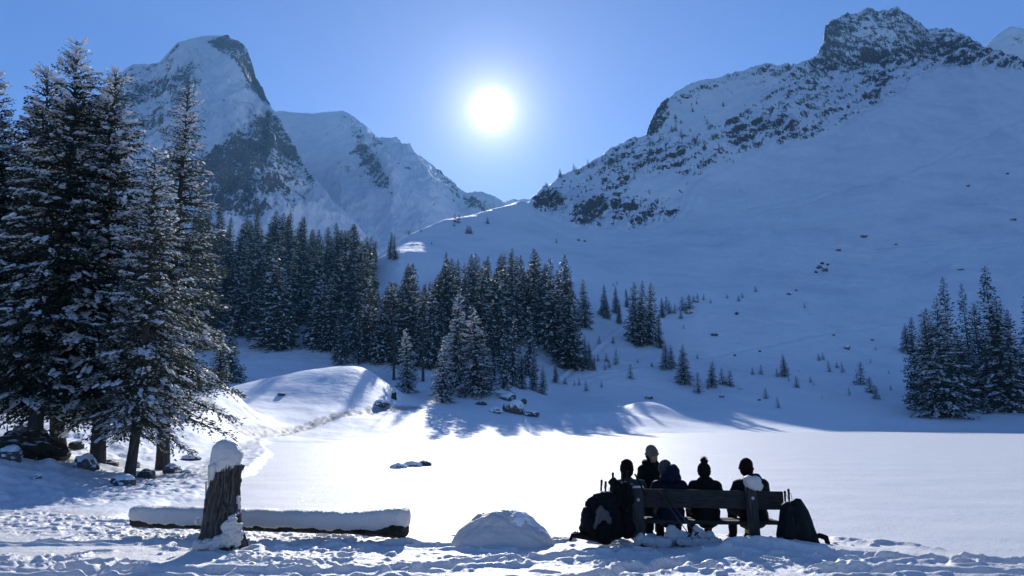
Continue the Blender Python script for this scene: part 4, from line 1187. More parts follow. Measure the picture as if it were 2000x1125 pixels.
def rock(u, v, wpx, hpx, label, group=None, bare=False, Y=None, name='boulder', ymin=16.0, sink=.25):
    if Y is None:
        p = hit(u, v, ymin)
        if p is None: return
    else:
        t, e = ray(u, v); p = Vector((float(t) * Y, Y, ground_z(float(t) * Y, Y)))
    sc = p.y / F
    o = link(name, ROCKS[rr.randrange(5)][1 if bare else 0])
    a = wpx * sc / 2; h = hpx * sc
    o.scale = (a, a * rr.uniform(.7, 1.0), h / (2 * .62) * 1.2)
    o.rotation_euler = (0, 0, rr.choice([0, 3.14]) + rr.uniform(-.4, .4))
    o.location = (p.x, p.y, p.z + h * (.5 - sink))
    return tag(o, label, 'boulder', group)
GI = 'snow capped boulders at the tip of the spit'
rock(1003, 806, 46, 30, 'largest snow-capped boulder at the rocky tip of the middle spit', GI, ymin=80)
rock(968, 806, 26, 14, 'small boulder left of the largest one at the tip of the spit', GI, ymin=80)
rock(990, 780, 40, 16, 'long low boulder behind the largest one on the spit', GI, ymin=80)
rock(1020, 788, 20, 12, 'dark block behind and right of the largest boulder on the spit', GI, bare=True, ymin=80)
rock(1036, 812, 34, 14, 'half buried boulder right of the largest one on the spit', GI, ymin=80)
rock(940, 790, 24, 8, 'flat stone under the broadest spruce of the spit', GI, bare=True, ymin=80)
rock(902, 776, 20, 7, 'flat dark stone between two spruces on the spit', GI, bare=True, ymin=80)
rock(752, 790, 24, 9, 'snow-crusted boulder at the right foot of the sunlit mound', None, ymin=80)
rock(742, 793, 24, 15, 'smooth rounded boulder beside the foot of the sunlit mound', None, ymin=80)
rock(1268, 779, 17, 8, 'dark rock sticking out of the low sunlit hump on the right shore', None, ymin=80)
rock(550, 772, 16, 6, 'dark stone in the track below the sunlit mound', None, bare=True, ymin=60)
GSl = 'dark rocks poking out of the open slope'
for u, v, w, h, lab in [(1600, 524, 17, 12, 'upper left block of the biggest outcrop in the middle of the slope'), (1612, 530, 16, 13, 'right block of the biggest outcrop in the middle of the slope'), (1594, 533, 10, 6, 'low left stone of the biggest outcrop in the middle of the slope'), (1606, 516, 11, 6, 'topmost stone of the biggest outcrop in the middle of the slope'), (1617, 518, 7, 5, 'small stone at the upper right of the biggest outcrop'), (1687, 463, 20, 7, 'flat dark rock high on the open slope'), (1638, 490, 15, 8, 'dark rock above the largest outcrop on the slope'),
                        (1395, 655, 22, 9, 'long dark rock on the slope above the stout spruce'), (1655, 682, 16, 12, 'jagged dark rock right of the middle of the slope'), (1541, 576, 14, 8, 'dark stone left below the largest outcrop'),
                        (1797, 617, 14, 7, 'dark stone left above the right shore group'), (1876, 527, 18, 5, 'flat dark stone above the right shore group'), (1439, 614, 10, 6, 'small stone among the tiny spruces'), (1346, 612, 20, 6, 'flat rock under the upper clump of tiny spruces'),
                        (1484, 687, 8, 4, 'small dark stone above the lone pointed spruce'), (1704, 665, 9, 4, 'small dark stone on the right of the slope'), (1435, 695, 8, 4, 'small dark stone in the middle of the lower slope'), (1483, 782, 9, 4, 'small dark stone near the foot of the slope'),
                        (1410, 776, 14, 7, 'dark rock near the shore left of the slope foot'), (1968, 340, 8, 4, 'small dark stone high on the right'), (1891, 364, 9, 4, 'small dark stone high on the slope'), (1979, 430, 18, 6, 'dark rock by the right edge of the slope'),
                        (1555, 568, 8, 4, 'small dark stone beside a tiny spruce'), (1360, 590, 14, 6, 'dark rock in the clump of tiny spruces'), (1130, 470, 9, 4, 'dark stone on the upper middle snowfield'), (1142, 472, 9, 4, 'second dark stone on the upper middle snowfield'),
                        (1820, 640, 10, 4, 'small stone left of the right shore group'), (1445, 760, 12, 4, 'low dark stone close to the shore'), (1750, 478, 8, 3, 'faint stone on the upper slope'), (1628, 655, 8, 3, 'small stone above the jagged rock')]:
    rock(u, v, w * .72, h * .9, lab, GSl, bare=(w < 12), ymin=100, sink=.25)
# rocks standing out of the lake snow
GK = 'stones showing through the lake snow'
rock(777, 905, 34, 14, 'low dark stone showing through the lake snow, leftmost of three', GK, Y=35.5, sink=.42)
rock(806, 904, 44, 16, 'longest of three low stones in the lake snow, half covered', GK, Y=36.5, sink=.42)
rock(829, 902, 26, 15, 'rightmost of three low stones in the lake snow', GK, Y=37.0, bare=True, sink=.4)
# left bank
GB = 'snow capped stones at the foot of the left trees'
for u, v, w, h, Y, lab, bare in [(340, 896, 34, 20, 30, 'snow-capped stone right of the rightmost trunk', False), (330, 915, 24, 14, 28.5, 'dark stone below the rightmost trunk', True), (365, 906, 22, 11, 28.8, 'rounded grey stone nearest the path', False),
                       (350, 901, 18, 8, 29.6, 'small stone between two others beside the path', False), (377, 862, 40, 14, 38, 'low snowy rock under the drooping branches', False), (335, 917, 16, 8, 27.4, 'small snow-covered stone at the edge of the path', False),
                       (285, 925, 40, 22, 27.2, 'broken old stump-like rock right of the nearest trunk', True), (262, 872, 28, 18, 30.5, 'snow-capped rock between the middle trunks', False),
                       (168, 912, 48, 34, 27.0, 'big snow-covered boulder left of the flared trunk', False), (110, 880, 60, 30, 29, 'snowy rock shelf right of the mossy root mound', False), (215, 900, 34, 16, 29.5, 'dark rock behind the flared trunk', True),
                       (240, 950, 50, 26, 24.2, 'rounded snow-covered boulder at the tip of the bank', False), (18, 915, 50, 30, 25.5, 'snow hummock over a rock at the left edge', False), (150, 860, 30, 18, 33, 'dark rock in the gap behind the trunks', True), (60, 840, 70, 30, 36, 'dark rocky ledge deep behind the left trees', True),
                       (290, 950, 14, 7, 24.5, 'smallest stone on the path side of the bank', False), (70, 965, 20, 12, 22.5, 'small snow lump over a stone on the bank slope', False)]:
    rock(u, v, w, h, lab, GB, bare=bare, Y=Y)
sp = hit(769, 779, 80)
ss = empty('tree_stump', (sp.x, sp.y, sp.z)); tag(ss, 'small dark stump with a pointed snow cap below the spit trees', 'stump')
V_, Q_, T_ = tube([(0, 0, -.3), (0, 0, .5), (.05, 0, 1.0)], [.50, .36, .30], 10, np.random.default_rng(2), .12)
link('trunk', mesh_np('trunk', V_, [Q_, T_], [M['root']], smooth=True), ss)
V_, T_ = blobs(np.array([[-.05, 0, 1.15], [0, 0, 1.5]]), np.array([[.36, .36, .4], [.2, .2, .32]]), np.random.default_rng(4), True)
link('snow_cap', mesh_np('snow_cap', V_, T_, [M['cap']], smooth=True), ss)
# mossy root mound under the tallest tree
V, f = rock_mesh(950, 4, .5, .8)
V = V + 0.10 * np.stack([vn(V[:, 0] * 9, V[:, 2] * 9, 3), vn(V[:, 1] * 9, V[:, 2] * 9, 4), vn(V[:, 0] * 9, V[:, 1] * 9, 5)], -1)
mo = link('root_mound', mesh_np('root_mound', V, f, [M['root']], smooth=False))
p = at(42, 868, 27.0); mo.location = (p.x, p.y + .2, ground_z(p.x, p.y) + .30); mo.scale = (1.15, .9, .85)
tag(mo, 'dark mossy root mound carrying the tallest spruce at the far left', 'root mound')

# ------------------------------------------------------------------ blended bodies
def capsule(acc, p0, r0, p1, r1, n=14, sq=(1, 1, 1)):
    p0 = np.array(p0, float); p1 = np.array(p1, float)
    d = p1 - p0; Ld = np.linalg.norm(d)
    if Ld < 1e-5: d = np.array([0, 0, 1.0]); Ld = 1e-5
    d = d / max(Ld, 1e-5)
    if np.linalg.norm(d) < .5: d = np.array([0, 0, 1.0])
    pts, rr_ = [], []
    for k in range(1, 6):
        a = math.pi / 2 * k / 5.0; pts.append(p0 - d * r0 * math.cos(a)); rr_.append(r0 * math.sin(a))
    for k in range(5, 0, -1):
        a = math.pi / 2 * k / 5.0; pts.append(p1 + d * r1 * math.cos(a)); rr_.append(r1 * math.sin(a))
    if Ld < 1e-4: pts.pop(5); rr_.pop(5)
    ctr = (p0 + p1) / 2
    pts = np.array(pts)
    ref = np.array([0.0, 1, 0]) if abs(d[1]) < .8 else np.array([1.0, 0, 0])
    a = unit(np.cross(d, ref)); b = np.cross(d, a)
    th = np.linspace(0, 2 * np.pi, n, endpoint=False)
    V = pts[:, None] + (a * np.cos(th)[:, None] + b * np.sin(th)[:, None])[None] * np.array(rr_)[:, None, None]
    m = len(pts); V = V.reshape(-1, 3)
    i = np.arange(m * n).reshape(m, n)
    Q = np.stack([i[:-1], np.roll(i, -1, 1)[:-1], np.roll(i, -1, 1)[1:], i[1:]], -1).reshape(-1, 4)
    V = np.concatenate([V, [p0 - d * r0], [p1 + d * r1]])
    k = np.arange(n); kk = (k + 1) % n
    T = np.concatenate([np.stack([kk, k, np.full(n, m * n)], 1), np.stack([k + (m - 1) * n, kk + (m - 1) * n, np.full(n, m * n + 1)], 1)])
    V = ctr + (V - ctr) * np.array(sq)
    acc.add(V, Q, T)
def blend(name, caps, mat_, voxel=.02, smooth=3, disp=None, decim=None):
    """capsules fused into one closed skin"""
    acc = Acc()
    for c in caps: capsule(acc, *c[:4], sq=c[4] if len(c) > 4 else (1, 1, 1))
    me = acc.mesh(name, [mat_], True)
    o = bpy.data.objects.new(name, me); col.objects.link(o)
    md = o.modifiers.new('r', 'REMESH'); md.mode = 'VOXEL'; md.voxel_size = voxel; md.use_smooth_shade = True
    if smooth:
        s = o.modifiers.new('s', 'SMOOTH'); s.iterations = smooth; s.factor = .5
    dg = bpy.context.evaluated_depsgraph_get(); dg.update()
    me2 = bpy.data.meshes.new_from_object(o.evaluated_get(dg))
    bpy.data.objects.remove(o)
    me2.name = name
    if disp is not None:
        n = len(me2.vertices); co = np.zeros(n * 3, np.float32); no = np.zeros(n * 3, np.float32)
        me2.vertices.foreach_get('co', co); me2.vertices.foreach_get('normal', no)
        co = co.reshape(-1, 3).astype(float); no = no.reshape(-1, 3)
        co = co + no * disp(co)[:, None]
        me2.vertices.foreach_set('co', co.astype(np.float32).ravel()); me2.update()
    me2.materials.clear(); me2.materials.append(mat_)
    me2.polygons.foreach_set('use_smooth', np.ones(len(me2.polygons), bool))
    return me2
def folds(amp=.008, fr=9.0, seed=1):
    def f(c):
        return amp * (vn(c[:, 0] * fr + c[:, 1] * 3, c[:, 2] * fr * 1.4 + seed * 7.3, seed) + .6 * vn(c[:, 1] * fr * 2 + 5, c[:, 2] * fr * 2 + c[:, 0] * 3, seed + 9))
    return f
def lumpy(amp=.02, fr=5.0, seed=1):
    def f(c):
        return amp * (vn(c[:, 0] * fr, c[:, 2] * fr + seed, seed) + .5 * vn(c[:, 0] * fr * 2.6 + c[:, 1] * 4, c[:, 2] * fr * 2.6, seed + 3) + .4 * vn(c[:, 1] * fr * 2, c[:, 2] * fr * 2.2, seed + 8))
    return f

# ------------------------------------------------------------------ stump, log, snow boulder
M['wood_grey'] = plain_mat('weathered_wood', (0.022, 0.021, 0.020), (0.15, 0.142, 0.13), 7.0, 0.85, 0.04, 0.2, (4, 4, 0.35))
M['wood_dark'] = plain_mat('rotten_dark_wood', (0.010, 0.009, 0.008), (0.045, 0.040, 0.034), 6.0, 0.9, 0.03, 0.2)
M['plate'] = plain_mat('pale_plate', (0.35, 0.36, 0.36), (0.45, 0.46, 0.46), 3.0, 0.5)
SY = 11.45
SX = at(437, 1000, SY).x
SZ = at(436, 1053, SY).z
stump = empty('tree_stump', (SX, SY, SZ))
tag(stump, 'weathered standing stump with a tall rounded snow cap in the foreground', 'stump')
def stump_mesh():
    nth, nz = 150, 110
    th = np.linspace(0, 2 * np.pi, nth, endpoint=False); z = np.linspace(-0.12, 1.0, nz)
    TH, ZZ = np.meshgrid(th, z)
    # outline from the photograph: half widths and centre shift by height
    hw = np.interp(ZZ, [-.12, 0, .1, .3, .5, .7, .85, 1.0], [.325, .305, .288, .268, .252, .232, .230, .238])
    cx = np.interp(ZZ, [-.12, 0, .3, .6, .8, 1.0], [0.0, 0.0, -.012, -.02, -.005, .02])
    cs, sn_ = np.cos(TH), np.sin(TH)
    g = np.abs(vn(TH * 5.5 * .9 + .9 * vn(ZZ * 2.0, TH * 1.3, 2), ZZ * 1.1, 3))      # long fissures
    g2 = ridged(TH * 6.5 + .6 * vn(ZZ * 4, TH, 9), ZZ * 1.8, 5, 3)
    r = hw * (1 + .10 * vn(TH * 1.2 + 3, ZZ * 1.6, 7)) - .060 * (1 - sstep(0, .22, g)) + .035 * (g2 - .5) + .010 * fbm(TH * 22, ZZ * 12, 11, 3)
    # a few knots and hollows on the camera side
    for a, zc, ra, rz, dp in ((-1.25, .62, .28, .10, .07), (-1.15, .50, .22, .04, .05), (-1.75, .72, .12, .16, .045), (-2.0, .28, .16, .10, .04), (-1.45, .30, .10, .16, .035), (-1.05, .72, .12, .05, -.05)):
        r = r - dp * np.exp(-(((TH - 2 * np.pi * (TH > np.pi) - a) / ra) ** 2) - ((ZZ - zc) / rz) ** 2)
    flare = .035 * np.exp(-((ZZ + .08) / .14) ** 2) * (1 + .8 * np.sin(TH * 5 + 1))
    r = r + np.clip(flare, 0, None)
    top = 0.03 * vn(TH * 2.5, ZZ * 0 + 1, 15)
    V = np.stack([cx + r * cs, r * sn_ * .92, (ZZ + top * sstep(.8, 1.0, ZZ)) * 1.07], -1).reshape(-1, 3)
    i = np.arange(nth * nz).reshape(nz, nth)
    Q = np.stack([i[:-1], np.roll(i, -1, 1)[:-1], np.roll(i, -1, 1)[1:], i[1:]], -1).reshape(-1, 4)
    c = len(V); V = np.concatenate([V, [[.02, 0, 1.05]]])
    k = np.arange(nth); T = np.stack([k + (nz - 1) * nth, (k + 1) % nth + (nz - 1) * nth, np.full(nth, c)], 1)
    return mesh_np('trunk', V, [Q, T], [M['wood_grey']], smooth=True)
link('trunk', stump_mesh(), stump)
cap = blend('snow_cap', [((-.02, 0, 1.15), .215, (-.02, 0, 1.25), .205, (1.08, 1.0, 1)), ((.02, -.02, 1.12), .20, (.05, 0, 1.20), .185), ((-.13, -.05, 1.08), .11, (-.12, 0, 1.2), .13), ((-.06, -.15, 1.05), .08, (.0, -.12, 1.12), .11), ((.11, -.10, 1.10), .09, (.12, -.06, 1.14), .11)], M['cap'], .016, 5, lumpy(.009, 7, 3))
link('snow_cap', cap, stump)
link('snow_drip', blend('snow_drip', [((-.12, -.21, 1.06), .05, (-.13, -.205, .88), .028), ((-.20, -.10, 1.04), .045, (-.205, -.10, .76), .018)], M['cap'], .012, 2, lumpy(.008, 14, 5)), stump)
link('snow_side', blend('snow_side', [((.215, -.05, .60), .035, (.235, -.03, .42), .028), ((.205, -.10, .36), .02, (.245, -.03, .40), .03)], M['cap'], .012, 2, lumpy(.010, 16, 6)), stump)
foot = [((.20, -.27, .02), .09, (.19, -.28, .22), .075), ((.26, -.24, .10), .075, (.23, -.26, .33), .055), ((.29, -.2, .0), .08, (.30, -.2, .22), .05), ((.02, -.32, -.02), .09, (.16, -.32, .04), .10),
        ((-.24, -.26, -.05), .08, (.02, -.33, -.03), .085), ((.15, -.33, .2), .055, (.16, -.31, .25), .05), ((-.36, -.05, .22), .03, (-.36, -.05, .28), .035)]
link('snow_heap', blend('snow_heap', foot, M['cap'], .014, 1, lumpy(.028, 13, 8)), stump)
pl = bpy.data.meshes.new('plate'); bm = bmesh.new(); bmesh.ops.create_cube(bm, size=1)
for v_ in bm.verts: v_.co = Vector((v_.co.x * .015, v_.co.y * .10, v_.co.z * .27))
bmesh.ops.bevel(bm, geom=bm.edges[:], offset=.003, segments=1); bm.to_mesh(pl); bm.free(); pl.materials.append(M['plate'])
pp = link('small_plate', pl, stump, (-.262, -.05, .70)); pp.rotation_euler = (0, R(-3), R(12))

# snow-topped log
A = at(262, 1012, 12.9); B = at(795, 1016, 12.0)
logr = empty('fallen_log', ((A.x + B.x) / 2, (A.y + B.y) / 2, 0)); logr.rotation_euler = (0, 0, math.atan2(B.y - A.y, B.x - A.x))
tag(logr, 'long fallen log with a thick even snow cover lying behind the stump', 'log')
LH = (B - A).length / 2
zc = (A.z + B.z) / 2
def log_mesh():
    nx, nth = 200, 40
    x = np.linspace(-LH, LH, nx); th = np.linspace(0, 2 * np.pi, nth, endpoint=False)
    X, TH = np.meshgrid(x, th, indexing='ij')
    r = .155 + .035 * sstep(LH - 1.0, LH, X) + .020 * fbm(X * 2.5, TH * 1.6, 61, 4) + .012 * vn(X * 14, TH * 3, 63)
    e = sstep(LH, LH - .03, np.abs(X)) * .35 + .65
    V = np.stack([X + .02 * vn(TH * 3, X * 9, 65), np.cos(TH) * r * e, zc - .035 + np.sin(TH) * r * e], -1).reshape(-1, 3)
    i = np.arange(nx * nth).reshape(nx, nth)
    Q = np.stack([i[:-1], i[1:], np.roll(i, -1, 1)[1:], np.roll(i, -1, 1)[:-1]], -1).reshape(-1, 4)
    c0 = len(V); V = np.concatenate([V, [[-LH, 0, zc - .03], [LH, 0, zc - .03]]])
    k = np.arange(nth); T = np.concatenate([np.stack([k, (k + 1) % nth, np.full(nth, c0)], 1), np.stack([(k + 1) % nth + (nx - 1) * nth, k + (nx - 1) * nth, np.full(nth, c0 + 1)], 1)])
    return mesh_np('log', V, [Q, T], [M['wood_dark']], smooth=True)
link('log', log_mesh(), logr)
def log_snow():
    nx, nth = 330, 44
    x = np.linspace(-LH - .03, LH + .03, nx); th = np.linspace(0, 2 * np.pi, nth, endpoint=False)
    X, TH = np.meshgrid(x, th, indexing='ij')
    u_ = X / LH
    top = .165 + .02 * vn(X * .9, X * 0, 71) + .075 * sstep(.55, .97, u_) + .008 * vn(X * 6, TH, 72)
    bot = -.125 + .028 * fbm(X * 3.2, X * 0 + 2, 73, 4) * 2.2 + .02 * np.clip(vn(X * 7, X * 0 + 9, 74), 0, 1) + .07 * sstep(.80, .93, u_) - .05 * sstep(.955, 1.0, u_) + .04 * sstep(-.86, -.93, u_)
    half = .20 + .03 * sstep(.5, 1, u_) + .012 * vn(X * 2.2, TH * 1.2, 75)
    c, s_ = np.cos(TH), np.sin(TH)
    k_ = (1 - np.clip((np.abs(X) - LH + .10) / .13, 0, 1) ** 2.5) ** .5
    yy = np.sign(c) * np.abs(c) ** .62 * half * (k_ * .9 + .1)
    mid = (top + bot) / 2; hh = (top - bot) / 2
    zz_ = zc + mid + np.sign(s_) * np.abs(s_) ** .7 * hh * (k_ * .8 + .2)
    d = .012 * fbm(X * 5, zz_ * 9 + TH, 77, 3) + .006 * vn(X * 22, zz_ * 30, 79)
    V = np.stack([X, yy * (1 + d * 4), zz_ + d], -1).reshape(-1, 3)
    i = np.arange(nx * nth).reshape(nx, nth)
    Q = np.stack([i[:-1], i[1:], np.roll(i, -1, 1)[1:], np.roll(i, -1, 1)[:-1]], -1).reshape(-1, 4)
    c0 = len(V); V = np.concatenate([V, V[:nth].mean(0)[None], V[-nth:].mean(0)[None]])
    k = np.arange(nth); T = np.concatenate([np.stack([k, (k + 1) % nth, np.full(nth, c0)], 1), np.stack([(k + 1) % nth + (nx - 1) * nth, k + (nx - 1) * nth, np.full(nth, c0 + 1)], 1)])
    return mesh_np('snow_cover', V, [Q, T], [M['cap']], smooth=True)
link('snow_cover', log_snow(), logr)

# snow-covered boulder in front of the lake
b0 = at(985, 1052, 11.75)
bo = empty('snow_covered_boulder', (b0.x, b0.y, b0.z)); tag(bo, 'rounded boulder under snow at the lake edge left of the bench', 'boulder')
def dome(rx, ry, h, seed, name, material, amp=.03, shift=0.0, res=90):
    th = np.linspace(0, 2 * np.pi, res, endpoint=False); ph = np.linspace(0, np.pi / 2 * 1.25, res // 2)
    PH, TH = np.meshgrid(ph, th, indexing='ij')
    x = np.sin(PH) * np.cos(TH); y = np.sin(PH) * np.sin(TH); z = np.cos(PH)
    d = 1 + amp * fbm(x * 2 + seed, y * 2 + z, seed, 4) * 3
    fl = 1 + .45 * np.clip(PH - 1.0, 0, 1)
    V = np.stack([x * rx * d * fl + shift * z, y * ry * d * fl, z * h * d], -1).reshape(-1, 3)
    i = np.arange(V.shape[0]).reshape(len(ph), res)
    Q = np.stack([i[:-1], i[1:], np.roll(i, -1, 1)[1:], np.roll(i, -1, 1)[:-1]], -1).reshape(-1, 4)
    return mesh_np(name, V, Q, [material], smooth=True)
link('stone', dome(.54, .36, .405, 31, 'stone', M['rock'], .05, .08), bo, (.03, 0, 0))
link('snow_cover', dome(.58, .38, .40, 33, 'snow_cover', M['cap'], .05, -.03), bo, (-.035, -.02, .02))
# ------------------------------------------------------------------ bench
def cloth(name, c, rough=.75, bmp=.0015, scale=60.0):
    return plain_mat(name, tuple(x * .8 for x in c), c, scale, rough, bmp, .10)
M['bench_wood'] = plain_mat('grey_bench_wood', (0.010, 0.011, 0.012), (0.038, 0.040, 0.040), 4.0, .8, .006, .25, (1.2, 8, 10))
M['post_wood'] = plain_mat('grey_post_wood', (0.018, 0.019, 0.019), (0.060, 0.062, 0.060), 4.0, .8, .006, .25, (9, 9, 1.2))
M['steel'] = plain_mat('galvanised_bolt', (.35, .36, .38), (.5, .5, .52), 20, .35, 0, .6)
M['black'] = cloth('black_fabric', (.006, .006, .007))
M['black_shiny'] = cloth('black_shell_fabric', (.006, .006, .009), .7)
M['navy'] = cloth('navy_fabric', (.006, .009, .026), .6)
M['grey_j'] = cloth('grey_fleece', (.040, .042, .046), .85)
M['beige'] = cloth('beige_knit', (.14, .12, .10), .9, .006, 45)
M['grey_knit'] = cloth('grey_knit', (.06, .062, .066), .9, .006, 45)
M['maroon'] = cloth('maroon_knit', (.016, .004, .005), .9, .006, 45)
M['hair'] = plain_mat('dark_hair', (.004, .003, .0025), (.012, .009, .006), 40, .8, .004, .08, (1, 1, .15))
M['skin'] = plain_mat('skin', (.25, .15, .11), (.30, .18, .13), 12, .5, .0, .4)
M['lens'] = plain_mat('dark_lens', (.004, .004, .005), (.006, .006, .007), 3, .1, 0, .6)
M['lip'] = plain_mat('lips', (.32, .12, .11), (.36, .14, .12), 8, .4)
M['teal'] = cloth('dark_green_nylon', (.005, .012, .013), .65)
M['pale_cloth'] = cloth('pale_grey_cloth', (.085, .085, .095), .85)
M['yellow'] = cloth('yellow_gaiter', (.42, .40, .04), .6)
M['pole'] = plain_mat('pole_metal', (.03, .03, .032), (.06, .055, .05), 9, .4, 0, .5)
M['cork'] = plain_mat('pole_grip', (.010, .010, .010), (.02, .02, .02), 30, .8)

def box_mesh(name, sx, sy, sz, material, bevel=.008, cuts=0, disp=None):
    bm = bmesh.new(); bmesh.ops.create_cube(bm, size=1)
    for v_ in bm.verts: v_.co = Vector((v_.co.x * sx, v_.co.y * sy, v_.co.z * sz))
    if cuts:
        ax = 0 if sx >= sz else 2
        ed = [e for e in bm.edges if abs((e.verts[0].co - e.verts[1].co)[ax]) > 1e-4]
        bmesh.ops.subdivide_edges(bm, edges=ed, cuts=cuts)
    if bevel: bmesh.ops.bevel(bm, geom=[e for e in bm.edges if e.calc_face_angle(0) > .5], offset=bevel, segments=2, affect='EDGES')
    if disp:
        for v_ in bm.verts: v_.co += Vector(disp(v_.co))
    me = bpy.data.meshes.new(name); bm.to_mesh(me); bm.free(); me.materials.append(material)
    return me
def wav(a, f, s):
    def g(c): return (a * math.sin(c.z * f + s) if abs(c.z) > .2 else 0, a * math.sin(c.x * f * 1.3 + s), a * .8 * math.sin(c.x * f + s * 2))
    return g
BY = 11.85
pL = at(1247, 957, BY); pR = at(1472, 963, BY)
bench = empty('bench', ((pL.x + pR.x) / 2, BY, 0)); tag(bench, 'rough grey wooden bench with a plank back and two posts facing the frozen lake', 'bench')
bx = bench.location.x
def putb(name, me, x, y, z, rot=(0, 0, 0)):
    o = link(name, me, bench, (x - bx, y - BY, z)); o.rotation_euler = rot; return o
zb = at(1400, 975, BY).z
pk0 = at(1192, 972, BY).x; pk1 = at(1530, 978, BY).x
putb('back_plank', box_mesh('back_plank', pk1 - pk0, .055, .275, M['bench_wood'], .010, 24, wav(.004, 3.0, 1)), (pk0 + pk1) / 2, BY + .03, zb, (R(-3), R(.9), R(-1)))
zs = at(1400, 1022, BY).z
putb('seat_plank', box_mesh('seat_plank', pk1 - pk0 - .06, .20, .055, M['bench_wood'], .010, 20, wav(.004, 3.0, 2)), (pk0 + pk1) / 2, BY + .20, zs, (0, R(.6), R(-1)))
putb('seat_plank', box_mesh('seat_plank', pk1 - pk0 - .10, .19, .055, M['bench_wood'], .010, 20, wav(.004, 3.0, 4)), (pk0 + pk1) / 2 + .01, BY + .41, zs + .002, (0, R(.6), R(-1)))
for k, (u0, vt, u1) in enumerate([(1244, 953, 1251), (1466, 950, 1476)]):
    x0 = at(u0, vt, BY - .07).x; x1 = at(u1, 1052, BY - .07).x; zt = at(u0, vt, BY - .07).z; zg = at(u1, 1052, BY).z - .25
    hh = zt - zg
    po = putb('post', box_mesh('post', .155, .11, hh, M['post_wood'], .012, 14, wav(.004, 5.0, k)), (x0 + x1) / 2, BY - .065, (zt + zg) / 2, (0, R(0) - math.atan2(x1 - x0, hh), 0))
    bm = bmesh.new(); bmesh.ops.create_cone(bm, cap_ends=True, segments=16, radius1=.026, radius2=.022, depth=.03)
    me = bpy.data.meshes.new('bolt'); bm.to_mesh(me); bm.free(); me.materials.append(M['steel'])
    b_ = link('bolt', me, po, (0, -.065, hh / 2 - .17)); b_.rotation_euler = (R(90), 0, 0)
    # short bearer under the seat
    putb('bearer', box_mesh('bearer', .09, .50, .09, M['bench_wood'], .01), (x0 + x1) / 2, BY + .26, zs - .075)
xr = at(1468, 940, BY).x; zr = at(1468, 950, BY - .07).z
link('snow_cap', blend('snow_cap', [((xr - .06, 0, zr + .03), .075, (xr - .07, 0, zr + .085), .085), ((xr + .05, 0, zr + .02), .08, (xr + .045, 0, zr + .085), .08), ((xr + .09, -.03, zr - .04), .035, (xr + .11, -.03, zr + .01), .035), ((xr, -.02, zr - .0), .07, (xr, 0, zr + .05), .09)], M['cap'], .013, 3, lumpy(.007, 12, 21)), bench, (-bx, -.07, 0))
xl = at(1244, 950, BY).x; zl = at(1244, 952, BY - .07).z
link('snow_crust', blend('snow_crust', [((xl - .06, 0, zl), .022, (xl + .07, 0, zl + .004), .026)], M['cap'], .009, 1, lumpy(.006, 20, 22)), bench, (-bx, -.07, 0))

